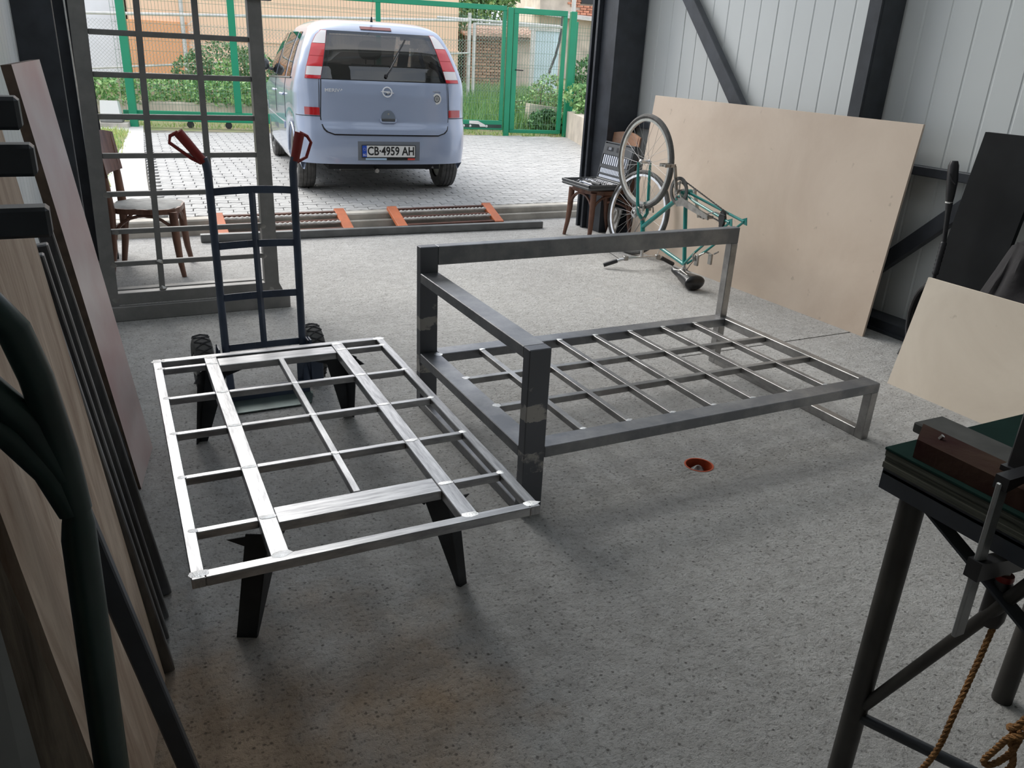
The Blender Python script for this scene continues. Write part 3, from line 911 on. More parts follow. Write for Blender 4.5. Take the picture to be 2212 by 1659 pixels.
htube('axle', [(.27, 3.62, .134), (.87, 3.62, .134)], .009, m_dullmetal)
q = MB(); q.bar((.765, 3.46, .06), (.765, 3.46, .26), .006, .05, (0, 1, 0)); q.box((.70, 3.452, .055), (.82, 3.458, .235), ch=.002); obj('side_plate', q, m_blue, t)

# ---- steel grille (window/door grille) standing at the left
t = thing('steel_grille', 'dark welded steel grille of square openings standing left of the doorway', 'grille', (.45, 4.82, 0))
gy = 4.82
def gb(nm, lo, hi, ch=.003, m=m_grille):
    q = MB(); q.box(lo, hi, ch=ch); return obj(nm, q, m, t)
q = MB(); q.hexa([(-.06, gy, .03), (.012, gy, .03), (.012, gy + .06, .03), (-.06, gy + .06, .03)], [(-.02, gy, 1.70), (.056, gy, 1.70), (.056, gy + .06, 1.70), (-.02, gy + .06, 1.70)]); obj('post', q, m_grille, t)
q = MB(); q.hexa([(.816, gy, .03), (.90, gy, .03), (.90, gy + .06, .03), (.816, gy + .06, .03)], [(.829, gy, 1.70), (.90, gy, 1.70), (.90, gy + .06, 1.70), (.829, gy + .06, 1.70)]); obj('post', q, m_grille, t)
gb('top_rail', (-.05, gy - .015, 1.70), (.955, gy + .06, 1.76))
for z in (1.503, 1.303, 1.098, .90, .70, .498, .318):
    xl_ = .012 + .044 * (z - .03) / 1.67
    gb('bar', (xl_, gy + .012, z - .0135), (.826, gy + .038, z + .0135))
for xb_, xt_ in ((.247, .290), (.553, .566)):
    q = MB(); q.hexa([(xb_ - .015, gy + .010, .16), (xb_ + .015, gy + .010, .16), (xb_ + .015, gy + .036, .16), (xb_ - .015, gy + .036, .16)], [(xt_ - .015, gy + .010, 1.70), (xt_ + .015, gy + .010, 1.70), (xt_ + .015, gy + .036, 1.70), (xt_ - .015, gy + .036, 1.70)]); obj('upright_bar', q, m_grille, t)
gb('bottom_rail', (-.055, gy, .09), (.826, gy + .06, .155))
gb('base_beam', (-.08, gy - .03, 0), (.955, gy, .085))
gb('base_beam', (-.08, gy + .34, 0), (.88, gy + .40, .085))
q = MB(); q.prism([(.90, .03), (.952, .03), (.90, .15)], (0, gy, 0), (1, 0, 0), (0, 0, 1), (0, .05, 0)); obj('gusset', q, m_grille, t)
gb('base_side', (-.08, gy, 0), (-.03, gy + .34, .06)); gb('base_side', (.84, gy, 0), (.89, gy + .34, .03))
for (x, z) in ((.012, .318), (.05, .498), (.03, .70), (.82, .318), (.825, .498), (.25, .318), (.25, .165), (.0, .12), (.85, .11)):
    q = MB(); n = 7
    vs = [(x, gy - .003, z)] + [(x + RNG.uniform(.012, .024) * math.cos(6.28 * k / n), gy + .0095 if .05 < x < .8 else gy - .0005, z + RNG.uniform(.01, .02) * math.sin(6.28 * k / n)) for k in range(n)]
    q.add(vs, [(0, 1 + (k + 1) % n, 1 + k) for k in range(n)], smooth=True); obj('weld', q, m_alu if n < 0 else m_dullmetal, t)

# ---- square tube and two ramps at the threshold
mb = MB(); mb.bar((.665, 6.70, .033), (3.675, 6.565, .033), .06, .06, ch=.003)
tag(obj('steel_tube', mb, m_thresh), 'long grey square steel tube lying on the floor before the threshold', 'steel tube')
def ramp(x0, x1, lab):
    t = thing('rebar_ramp', lab, 'ramp', ((x0 + x1) / 2, 6.85, 0), 0, 'rusty ramps at the threshold')
    ya, za, yb, zb = 6.735, .03, 7.06, .145
    for x in (x0 + .045, x1 - .045):
        q = MB(); q.bar((x, ya, za), (x, yb, zb), .09, .035, ch=.003); obj('side_bar', q, m_rust, t)
    for k in range(3):
        f = .10 + k * .40
        y, z = ya + (yb - ya) * f, za + (zb - za) * f - .006
        q = MB(); q.bar((x0 + .09, y, z), (x1 - .09, y, z), .05, .028); obj('rusty_bar', q, m_rustdark, t)
    for k in range(2):
        f = .33 + k * .36
        y, z = ya + (yb - ya) * f, za + (zb - za) * f + .012
        q = MB(); n = 46
        q.tube([(x0 + .09 + (x1 - x0 - .18) * i / n, y, z + (.003 if i % 2 else 0)) for i in range(n + 1)], [.0165 if i % 2 else .0125 for i in range(n + 1)], 6)
        obj('rebar', q, m_rebar, t)
ramp(.80, 1.92, 'rust-orange rebar ramp on the left of the threshold, behind the hand truck')
ramp(2.32, 3.36, 'rust-orange rebar ramp on the right of the threshold')

# ---- drain in the floor
t = thing('drain_pipe', 'open orange drain pipe set into the concrete floor', 'drain pipe', (hx, hy, 0))
mb = MB(); mb.lathe([(hr + .003, 0.0), (hr + .003, .0015), (hr - .003, .0015), (hr - .004, -.22)], (hx, hy, 0), (0, 0, 1), 32); obj('pipe', mb, m_pvc, t)
mb = MB(); mb.lathe([(hr - .004, 0), (.0005, 0)], (hx, hy, -.2), (0, 0, 1), 24); obj('bottom', mb, m_blackplastic, t)
mb = MB()
mb.grid(lambda a, b: (hx - .006 + .040 * math.cos(6.283 * a) * math.sin(3.1416 * b) * (1 + .2 * math.sin(9 * a + 7 * b)), hy + .004 + .034 * math.sin(6.283 * a) * math.sin(3.1416 * b), -.038 + .026 * math.cos(3.1416 * b) * (1 + .3 * math.sin(14 * a))), 16, 10)
tag(obj('rag', mb, m_greyboard), 'crumpled grey rag stuffed into the floor drain', 'rag')

# ================================================================== bicycle, upside down
def wheel_parts(par, c, ax, R, world=True, spokes=28, hubw=.05):
    """tyre, rim, hub, spokes round the axis ax"""
    c = Vector(c); x, y, z = _ortho(ax)
    q = MB(); pts = [c + (x * math.cos(a) + y * math.sin(a)) * (R - .019) for a in np.linspace(0, 2 * math.pi, 56, endpoint=False)]
    q.tube(pts, .019, 8, closed=True); obj('tyre', q, m_greyrubber, par, world)
    q = MB(); q.lathe([(R - .052, -.011), (R - .034, -.012), (R - .034, .012), (R - .052, .011), (R - .052, -.011)], c, ax, 56); obj('rim', q, m_alu, par, world)
    q = MB(); q.lathe([(.006, -hubw - .012), (.006, -hubw), (.02, -hubw * .8), (.012, -hubw * .6), (.012, hubw * .6), (.02, hubw * .8), (.006, hubw), (.006, hubw + .012)], c, ax, 14); obj('hub', q, m_alu, par, world)
    q = MB()
    for k in range(spokes):
        a = 2 * math.pi * k / spokes; s_ = 1 if k % 2 else -1; b = a + (.5 if (k // 2) % 2 else -.5)
        q.tube([c + (x * math.cos(b) + y * math.sin(b)) * .018 + z * s_ * hubw * .75, c + (x * math.cos(a) + y * math.sin(a)) * (R - .05)], .0012, 4, caps=False)
    obj('spokes', q, m_spoke, par, world)

BX = 3.70
t = thing('bicycle', 'teal bicycle standing upside down on its saddle and handlebar', 'bicycle', (BX, 4.7, 0))
def bt(nm, pts, r, m=m_teal, n=10):
    q = MB(); q.tube(pts, r, n); return obj(nm, q, m, t)
hub = (BX, 5.08, .795); bb = (BX, 4.555, .655); clus = (BX, 4.47, .155); drop = (BX, 4.0, .552)
wheel_parts(t, hub, (1, 0, 0), .346)
q = MB()
for s_ in (-1, 1):
    q.tube([(BX + s_ * .055, 5.085, .795), (BX + s_ * .053, 5.075, .70), (BX + s_ * .048, 5.05, .50), (BX + s_ * .04, 5.035, .42), (BX + s_ * .015, 5.03, .385), (BX, 5.03, .38)], [.009, .011, .0135, .0145, .0145, .014], 10)
obj('fork', q, m_teal, t)
bt('head_tube', [(BX, 5.03, .375), (BX, 5.0, .235)], .0185)
bt('headset', [(BX, 5.032, .385), (BX, 5.027, .365)], .022, m_dullmetal)
bt('stem', [(BX, 5.0, .235), (BX, 4.99, .12), (BX, 4.985, .085)], .0125, m_alu)
bt('down_tube', [(BX, 5.02, .315), bb], .0175)
bt('top_tube', [(BX, 5.005, .255), clus], .0145)
bt('seat_tube', [bb, clus], .0155)
for s_ in (-1, 1):
    bt('seat_stay', [(BX + s_ * .014, 4.455, .165), (BX + s_ * .045, 4.32, .28), (BX + s_ * .062, 4.0, .552)], .0085)
    bt('chain_stay', [(BX + s_ * .02, 4.53, .65), (BX + s_ * .045, 4.4, .62), (BX + s_ * .062, 4.0, .552)], .0095)
    q = MB(); q.prism([(-.03, -.02), (.02, -.015), (.025, .012), (-.02, .03)], (BX + s_ * .06, 4.0, .552), (0, 1, 0), (0, 0, 1), (s_ * .005, 0, 0)); obj('dropout', q, m_teal, t)
q = MB(); q.prism([(.02, -.055), (-.05, -.015), (-.34, -.085), (-.345, -.115), (-.07, -.07), (.0, -.085)], (BX - .078, 4.545, .645), (0, 1, 0), (0, 0, 1), (.012, 0, 0)); obj('chain_guard', q, m_dullmetal, t)
cr = MB(); cr.lathe([(.074, -.005), (.098, -.004), (.098, .004), (.074, .005), (.074, -.005)], (BX - .06, 4.56, .665), (1, 0, 0), 40)
chainring = obj('chainring', cr, m_greyrubber, t)
q = MB()
for k in range(40):
    a = 6.2832 * k / 40; q.obox((BX - .052, 4.56 + .082 * math.cos(a), .665 + .082 * math.sin(a)), ((1, 0, 0), (0, math.cos(a), math.sin(a)), (0, -math.sin(a), math.cos(a))), (.002, .006, .0025))
for k in range(5):
    a = 6.2832 * k / 5 + .3; q.bar((BX - .058, 4.56, .665), (BX - .058, 4.56 + .068 * math.cos(a), .665 + .068 * math.sin(a)), .012, .005, (1, 0, 0))
q.lathe([(.05, -.002), (.066, -.002), (.066, .002), (.05, .002)], (BX - .045, 4.56, .665), (1, 0, 0), 30)
obj('chainring_spider', q, m_dullmetal, chainring)
bt('bottom_bracket', [(BX - .045, 4.555, .655), (BX + .045, 4.555, .655)], .021)
def crank(nm, x, tip):
    q = MB(); q.bar((x, 4.56, .66), tip, .012, .024, (1, 0, 0), ch=.002); q.lathe([(.016, -.008), (.016, .008)], (x, 4.56, .66), (1, 0, 0), 14, cap=(True, True))
    c = obj(nm, q, m_dullmetal, t); return c
def pedal(x, y, z, par):
    q = MB()
    for s_ in (-1, 1): q.bar((x - .045, y + s_ * .032, z), (x + .045, y + s_ * .032, z), .004, .022)
    for k in (-1, 0, 1): q.bar((x + k * .043, y - .034, z), (x + k * .043, y + .034, z), .005, .016)
    q.tube([(x - .05, y, z), (x + .05, y, z)], .007, 8)
    obj('pedal', q, m_dullmetal, par)
c = crank('crank', BX - .08, (BX - .09, 4.60, .83)); pedal(BX - .145, 4.61, .835, c)
c = crank('crank', BX + .08, (BX + .09, 4.49, .49)); pedal(BX + .145, 4.485, .49, c)
q = MB()
for a_, b_ in (((4.545, .745), (4.03, .60)), ((4.52, .605), (4.06, .53))):
    n = 40
    for i in range(n):
        f = i / n; q.obox((BX - .05, a_[0] + (b_[0] - a_[0]) * f, a_[1] + (b_[1] - a_[1]) * f), ((1, 0, 0), (0, 1, 0), (0, 0, 1)), (.004 if i % 2 else .0025, .0052, .0042))
obj('chain', q, m_greyrubber, t)
q = MB()
q.prism([(0, 0), (.03, .02), (.05, -.03), (.03, -.09), (.005, -.10), (-.01, -.03)], (BX - .075, 4.05, .60), (0, 1, 0), (0, 0, 1), (.02, 0, 0))
for p_ in ((4.08, .515), (4.065, .585)): q.lathe([(.004, -.006), (.018, -.004), (.018, .004), (.004, .006)], (BX - .06, p_[0], p_[1]), (1, 0, 0), 12)
q.tube([(BX - .07, 4.04, .59), (BX - .09, 4.12, .60), (BX - .08, 4.2, .575)], .004, 6)
obj('derailleur', q, m_blackplastic, t)
q = MB()
for s_ in (-1, 1):
    q.tube([(BX + s_ * .045, 4.32, .28), (BX + s_ * .075, 4.30, .27), (BX + s_ * .08, 4.28, .23)], .007, 6); q.box((BX + s_ * .06 - .008, 4.255, .20), (BX + s_ * .06 + .008, 4.29, .275), ch=.002)
    q.tube([(BX + s_ * .06, 4.20, .305), (BX + s_ * .065, 4.245, .28)], .006, 6)
obj('rear_brake', q, m_dullmetal, t)['kind'] = 'stuff'
q = MB()
for s_ in (-1, 1):
    q.tube([(BX + s_ * .045, 5.045, .47), (BX + s_ * .065, 5.0, .465), (BX + s_ * .06, 4.985, .43)], .006, 6); q.box((BX + s_ * .03 - .008, 4.985, .445), (BX + s_ * .03 + .008, 5.0, .49), ch=.002)
obj('front_brake', q, m_dullmetal, t)
# handlebar, grips, levers, cables
q = MB(); q.tube([(3.45, 5.045, .045), (3.53, 5.01, .075), (3.60, 4.99, .088), (3.80, 4.975, .088), (3.88, 4.965, .075), (3.95, 4.957, .045)], .0115, 10); hb = obj('handlebar', q, m_alu, t)
q = MB(); q.tube([(3.50, 5.025, .064), (3.405, 5.065, .026)], .0165, 10); obj('grip', q, m_blackplastic, hb)
q = MB(); q.tube([(3.87, 4.965, .078), (3.985, 4.95, .021)], .0165, 10); obj('grip', q, m_blackplastic, hb)
q = MB()
for (a_, b_, c_) in (((3.56, 5.0, .08), (3.54, 5.05, .06), (3.45, 5.10, .03)), ((3.84, 4.97, .08), (3.86, 5.02, .06), (3.95, 5.04, .03))):
    q.tube([a_, b_, c_], [.011, .008, .005], 8); q.box((a_[0] - .018, a_[1] - .014, a_[2] - .012), (a_[0] + .018, a_[1] + .02, a_[2] + .022), ch=.003)
obj('brake_levers', q, m_dullmetal, hb)
q = MB()
q.tube([(3.55, 5.05, .06), (3.50, 5.14, .10), (3.58, 5.17, .17), (3.68, 5.09, .26), (3.70, 5.01, .40)], .0025, 5)
q.tube([(3.86, 5.02, .06), (3.93, 5.07, .12), (3.85, 5.10, .2), (3.72, 4.98, .23), (3.70, 4.7, .20)], .0025, 5)
q.tube([(3.70, 4.48, .14), (3.67, 4.40, .13), (3.66, 4.36, .18), (3.68, 4.30, .27)], .0025, 5)
obj('cables', q, m_blackplastic, t)
bt('seat_post', [clus, (BX, 4.455, .10)], .0125, m_alu)
bt('seat_bolt', [(BX - .025, 4.463, .128), (BX + .025, 4.463, .128)], .011, m_chrome)
q = MB()
def sad(u_, v_):
    y = 4.60 - .30 * v_
    wv = .022 + .078 * max(0, (v_ - .28) / .72) ** 1.2 if v_ > .28 else .022
    wv *= 1 if v_ < .88 else math.sqrt(max(1e-4, 1 - ((v_ - .88) / .12) ** 2))
    if v_ < .06: wv *= math.sqrt(max(1e-4, v_ / .06))
    a = u_ * 2 * math.pi
    hgt = (.022 + .04 * min(1, v_ * 1.3)) * (1 if v_ < .88 else math.sqrt(max(1e-4, 1 - ((v_ - .88) / .12) ** 2)))
    zc = .062 + .035 * (1 - v_) ** 2 * (1 if v_ < .35 else .6)
    return (BX + wv * math.cos(a), y, zc + hgt * math.sin(a) * (1 if math.sin(a) < 0 else .8) - .002)
q.grid(lambda a, b: sad(a, 1 - (1 - b) ** 1.8), 20, 28); obj('saddle', q, m_leather, t)
q = MB()
for s_ in (-1, 1): q.tube([(BX + s_ * .02, 4.56, .095), (BX + s_ * .022, 4.47, .115), (BX + s_ * .03, 4.38, .10)], .0035, 6)
obj('saddle_rails', q, m_dullmetal, t)

# ---- its rear wheel, taken out and leaning behind
t = thing('bicycle_wheel', 'loose spoked bicycle wheel leaning behind the upturned bicycle', 'bicycle wheel', (3.93, 5.52, 0))
lean = Vector((.97, .16, -.17)).normalized()
wc = Vector((3.945, 5.44, .339))
wheel_parts(t, wc, lean, .344)
q = MB()
for k, r_ in enumerate((.045, .04, .035, .03, .025)): q.lathe([(.018, -.0012), (r_, -.0012), (r_, .0012), (.018, .0012)], wc - lean * (.03 + .0045 * k), lean, 22)
obj('cassette', q, m_dullmetal, t)

# ================================================================== bentwood chairs
def chair(loc, rz, label, seat_m, wood, back_m, round_seat):
    t = thing('bentwood_chair', label, 'chair', loc, rz)
    t.scale = (1.1, 1.1, 1.0)
    def p_(nm, q, m): return obj(nm, q, m, t, world=False)
    q = MB()
    out = []
    for k in range(28):
        a = 2 * math.pi * k / 28
        ex = 3.2
        rr = (abs(math.cos(a)) ** ex + abs(math.sin(a)) ** ex) ** (-1 / ex)
        out.append((.20 * rr * math.cos(a), .20 * rr * math.sin(a) * (1.0 if math.cos(a) > 0 else .92)))
    q.prism(out, (0, 0, .415), (1, 0, 0), (0, 1, 0), (0, 0, .034)); p_('seat_frame', q, wood)
    q = MB()
    def st(u_, v_):
        k = u_ * 28; i = int(k) % 28; r = 1 - v_
        x, y = out[i]
        return (x * r * .97, y * r * .97, .449 + .016 * (1 - (1 - v_) ** 6) + (.004 * math.sin(17 * u_ * 6.28 + 9 * v_) * (1 - v_) if round_seat else 0))
    q.grid(st, 28, 6); p_('seat', q, seat_m)
    for s_ in (-1, 1):
        q = MB(); q.tube([(.165, s_ * .165, .43), (.17, s_ * .17, .25), (.178, s_ * .178, .12), (.195, s_ * .19, 0)], [.025, .023, .019, .014], 10); p_('leg', q, wood)
        q = MB(); q.tube([(-.215, s_ * .185, 0), (-.188, s_ * .175, .18), (-.176, s_ * .17, .43), (-.182, s_ * .172, .60), (-.195, s_ * .18, .80), (-.205, s_ * .185, .89)], [.016, .022, .026, .022, .018, .014], 10); p_('back_leg', q, wood)
        q = MB(); q.tube([(.172, s_ * .17, .25)] + [(.172 - .17 * (1 - math.cos(a)), s_ * .17, .25 + .155 * math.sin(a)) for a in np.linspace(.1, 1.57, 6)] + [(-.0 - .17 * math.sin(a), s_ * .17, .25 + .155 * math.cos(a)) for a in np.linspace(.2, 1.57, 6)], .0105, 8); p_('side_brace', q, wood)
    q = MB(); q.tube([(.172, -.17, .25)] + [(.172, -.17 * math.cos(a), .25 + .155 * math.sin(a)) for a in np.linspace(.15, 3.0, 10)] + [(.172, .17, .25)], .0105, 8); p_('front_brace', q, wood)
    q = MB(); q.tube([(-.185, .165 * math.cos(a) , .27 - .0 + .03 * math.sin(a)) for a in np.linspace(0, 3.1416, 8)], .0105, 8); p_('rear_brace', q, wood)
    q = MB()
    nu, nv = 14, 4
    def bk(u_, v_, o=0.0):
        y = (u_ - .5) * .42; z = .65 + .24 * v_ + .028 * math.sin(math.pi * u_) * v_
        return (-.165 - .025 * (z - .69) / .2 - .035 * math.cos((u_ - .5) * 3) + o, y, z)
    q.grid(lambda a, b: bk(a, b, .006), nu, nv); q.grid(lambda a, b: bk(1 - a, b, -.006), nu, nv)
    q.grid(lambda a, b: bk(a, 1, .006 - .012 * b), nu, 1); q.grid(lambda a, b: bk(a, 0, -.006 + .012 * b), nu, 1)
    q.grid(lambda a, b: bk(0, b, -.006 + .012 * a), 1, nv); q.grid(lambda a, b: bk(1, b, .006 - .012 * a), 1, nv)
    p_('backrest', q, back_m)
    return t
chair((.275, 5.93, 0), math.radians(-13), 'brown bentwood chair with a dusty grey seat behind the steel grille', m_dustcloth, m_bentwood, m_bentwood, True)
chair((3.955, 6.045, 0), math.radians(180), 'brown bentwood chair carrying the open tool case by the door column', m_bentwood, m_bentwood, m_lightwood, False)

# ---- open socket case on the chair
t = thing('tool_case', 'open dark grey socket tool case lying on the bentwood chair', 'tool case', (3.88, 6.0, .466))
cx0, cx1, cy0, cy1 = 3.665, 4.03, 5.775, 6.235
q = MB(); q.box((cx0, cy0, .466), (cx1, cy1, .492), ch=.008)
for lo, hi in (((cx0, cy0, .49), (cx0 + .012, cy1, .512)), ((cx1 - .012, cy0, .49), (cx1, cy1, .512)), ((cx0, cy0, .49), (cx1, cy0 + .012, .512)), ((cx0, cy1 - .012, .49), (cx1, cy1, .512))): q.box(lo, hi, ch=.003)
obj('base', q, m_greyplastic, t)
q = MB()
lx0, lz0, lx1, lz1 = 4.035, .505, 4.10, .825
def lid(v_, y, o=0.0): # along the lid height, outwards o
    d = Vector((lx1 - lx0, 0, lz1 - lz0)); n_ = Vector((-d.z, 0, d.x)).normalized()
    return Vector((lx0, y, lz0)) + d * v_ + n_ * o
def lbox(q, v0, v1, ya, yb, o0, o1, mi=0):
    q.hexa([lid(v0, ya, o0), lid(v0, yb, o0), lid(v0, yb, o1), lid(v0, ya, o1)], [lid(v1, ya, o0), lid(v1, yb, o0), lid(v1, yb, o1), lid(v1, ya, o1)], mi)
lbox(q, 0, 1, cy0, cy1, -.045, -.005)
for v0, v1, ya, yb in ((0, .03, cy0, cy1), (.97, 1, cy0, cy1), (0, 1, cy0, cy0 + .012), (0, 1, cy1 - .012, cy1)): lbox(q, v0, v1, ya, yb, -.006, .008)
for v0, v1 in ((.12, .155), (.30, .385), (.66, .94)): lbox(q, v0, v1, cy0 + .012, cy1 - .012, -.006, .012)
lid_o = obj('lid', q, m_greyplastic, t)
q = MB(); lbox(q, .76, .86, cy1 - .16, cy1 - .06, .012, .0135); lbox(q, .75, .87, cy1 - .33, cy1 - .21, .012, .0135); obj('handle_slot', q, m_blackplastic, lid_o)
q = MB(); lbox(q, .78, .85, cy1 - .135, cy1 - .09, .0135, .017); obj('latch_badge', q, m_alu, lid_o)
for v0, v1, n in ((.395, .645, 13), (.165, .29, 18), (.04, .11, 20)):
    q = MB()
    for k in range(n):
        y = cy0 + .025 + (cy1 - cy0 - .05) * (k + .5) / n
        q.tube([lid(v0, y, .006), lid(v1, y, .006)], .0075 if n < 15 else .0062, 8)
    o = obj('sockets', q, m_chrome, t); o['kind'] = 'stuff'
q = MB()
for k in range(16):
    q.tube([(cx1 - .03, cy0 + .03 + k * .026, .497), (cx1 - .06, cy0 + .03 + k * .026, .499)], .0075, 8)
for k in range(13):
    q.tube([(cx1 - .085, cy0 + .03 + k * .032, .497), (cx1 - .12, cy0 + .03 + k * .032, .499)], .010, 8)
o = obj('sockets', q, m_chrome, t); o['kind'] = 'stuff'
q = MB(); q.tube([(cx0 + .06, cy0 + .05, .503), (cx0 + .09, cy0 + .25, .503)], [.012, .009], 8); q.lathe([(.02, -.01), (.024, 0), (.02, .01)], (cx0 + .093, cy0 + .27, .503), (0, 0, 1), 14, cap=(True, True)); obj('ratchet', q, m_chrome, t)
q = MB(); q.tube([(cx0 + .15, cy0 + .06, .505), (cx0 + .14, cy0 + .17, .505)], .014, 8); obj('ratchet_handle', q, m_blackplastic, t)
q = MB(); q.tube([(cx0 + .04, cy0 + .30, .503), (cx0 + .17, cy0 + .42, .503)], .009, 8); q.tube([(cx0 + .20, cy0 + .2, .503), (cx0 + .21, cy0 + .40, .503)], .008, 8); q.tube([(cx0 + .12, cy0 + .30, .52), (cx0 + .2, cy0 + .36, .516), (cx0 + .24, cy0 + .42, .516)], .006, 8); obj('extension_bars', q, m_chrome, t)

# ---- pale carved board leaning behind the chair
mb = MB(); mb.hexa([(4.13, 6.16, 0), (4.14, 6.05, 0), (4.155, 6.05, 0), (4.145, 6.16, 0)], [(4.20, 6.15, .24), (4.205, 6.05, .24), (4.22, 6.05, .24), (4.215, 6.15, .24)])
pts = [(4.165 + .012 * math.sin(a) * 0, 6.10 + .030 * math.cos(a), .175 + .055 * math.sin(a)) for a in np.linspace(0, 6.283, 20, endpoint=False)]
mb.tube([(p[0] + (p[2] - .1) * .28 - .012, p[1], p[2]) for p in pts], .009, 6, closed=True)
tag(obj('moulded_panel', mb, m_whitepaint), 'small pale moulded panel standing behind the legs of the tool-case chair', 'panel')

# ================================================================== work bench at the right
t = thing('work_bench', 'dark green-topped work bench with pipe legs in the right foreground', 'workbench', (1.36, .85, 0))
bx, by = 1.353, .937
q = MB(); q.box((bx, -.55, .7945), (2.05, by, .80), ch=.001); obj('top', q, m_benchgreen, t)
q = MB()
for k in range(3): q.box((bx + .002 + .003 * (k % 2), -.55, .757 + k * .0125), (2.05, by - .002, .7688 + k * .0125))
obj('layered_edge', q, m_benchedge, t)
for lo, hi in (((bx + .004, -.55, .712), (bx + .010, by - .004, .757)), ((bx + .004, by - .010, .712), (2.05, by - .004, .757)), ((bx + .004, -.55, .745), (bx + .06, by - .006, .751))):
    q = MB(); q.box(lo, hi); obj('skirt', q, m_black, t)
def leg_pipe(p0, p1, r, nm='leg', m=None):
    q = MB(); q.tube([p0, p1], r, 14); return obj(nm, q, m or m_galvtube, t)
leg_pipe((1.393, .878, -.03), (1.393, .878, .752), .0245, m=m_benchleg)
leg_pipe((1.99, .875, -.03), (1.99, .875, .752), .0245, m=m_benchleg); leg_pipe((1.393, -.45, -.03), (1.393, -.45, .752), .0245, m=m_benchleg); leg_pipe((1.99, -.45, -.03), (1.99, -.45, .752), .0245, m=m_benchleg)
q = MB(); q.bar((1.385, .86, .72), (1.385, .33, .46), .005, .032, (1, 0, 0)); obj('brace', q, m_black, t)
leg_pipe((1.393, .86, .20), (1.393, .60, .78 - .03), .012, 'brace', m_benchleg)
leg_pipe((1.393, .86, .165), (1.60, .42, .165), .0125, 'stretcher', m_black); leg_pipe((1.393, -.44, .165), (1.60, .42, .165), .0125, 'stretcher', m_black)
leg_pipe((1.60, .42, .165), (1.99, .44, .165), .0125, 'stretcher', m_black)

mb = MB(); mb.bar((1.505, .965, .812), (1.50, .28, .812), .085, .022, ch=.003)
tag(obj('flat_tube', mb, m_greytube), 'grey rectangular steel tube lying on the bench top, overhanging its far edge', 'steel tube')
t = thing('red_timber', 'dark red painted timber bar clamped along the edge of the bench', 'timber', (1.40, .6, .80))
mb = MB(); mb.hexa([(1.365, .885, .8005), (1.44, .93, .8005), (1.442, .2, .8005), (1.372, .2, .8005)], [(1.365, .885, .838), (1.44, .93, .838), (1.442, .2, .838), (1.372, .2, .838)])
obj('bar', mb, m_redwood, t)
mb = MB(); mb.tube([(1.408, .87, .838), (1.41, .866, .846)], .004, 6); obj('nail', mb, m_alu, t)
t = thing('steel_upright', 'black upright steel post standing on the bench at the right edge of the picture', 'post', (1.47, .62, .839))
mb = MB(); mb.box((1.408, .50, .8395), (1.54, .742, 1.5), ch=.004); obj('post', mb, m_blackplastic, t)
mb = MB(); mb.box((1.40, .45, .8385), (1.56, .746, .848)); obj('foot_plate', mb, m_blackplastic, t)
# saw blade: toothed strip lying on the timber
mb = MB()
pl = [(0, 0)]
for k in range(14): pl += [(.02 * k + .002, .034), (.02 * k + .02, .020)]
pl += [(.29, 0)]
mb.prism(pl, (1.408, .71, .839), (.12, -1, 0), (1, .05, 0), (0, 0, .002))
tag(obj('saw_blade', mb, m_dullmetal), 'toothed saw blade lying on the red timber bar', 'saw blade')

# ---- bar clamp
t = thing('bar_clamp', 'steel bar clamp with a dark handle gripping the edge of the bench', 'clamp', (1.315, .68, .55))
mb = MB(); mb.bar((1.318, .685, .55), (1.318, .690, .86), .009, .026, (1, 0, 0), ch=.002); obj('bar', mb, m_galvtube, t)
mb = MB(); mb.prism([(-.01, .0), (.11, .0), (.12, -.012), (.12, -.024), (.09, -.020), (.03, -.016), (-.01, -.024)], (1.318, .676, .872), (1, 0, 0), (0, 0, 1), (0, .024, 0)); obj('fixed_jaw', mb, m_blackplastic, t)
mb = MB(); mb.prism([(-.018, .018), (.02, .012), (.11, -.002), (.115, -.03), (.02, -.022), (-.018, -.018)], (1.318, .672, .695), (1, 0, 0), (0, 0, 1), (0, .026, 0)); obj('sliding_jaw', mb, m_blackplastic, t)
q = MB(); sx_, sy_ = 1.405, .683
q.tube([(sx_, sy_, .60 + .0035 * k) for k in range(31)], [.0075 if k % 2 else .006 for k in range(31)], 8); obj('screw', q, m_dullmetal, t)
q = MB(); q.lathe([(.008, 0), (.017, .004), (.0215, .02), (.0215, .075), (.018, .092), (.014, .10)], (sx_, sy_, .545), (0, 0, 1), 16, cap=(True, True)); h_ = obj('handle', q, m_blackhandle, t)
q = MB(); q.lathe([(.0145, 0), (.0155, .004), (.0145, .012)], (sx_, sy_, .645), (0, 0, 1), 14, cap=(True, True)); obj('ferrule', q, m_redgrip, h_)

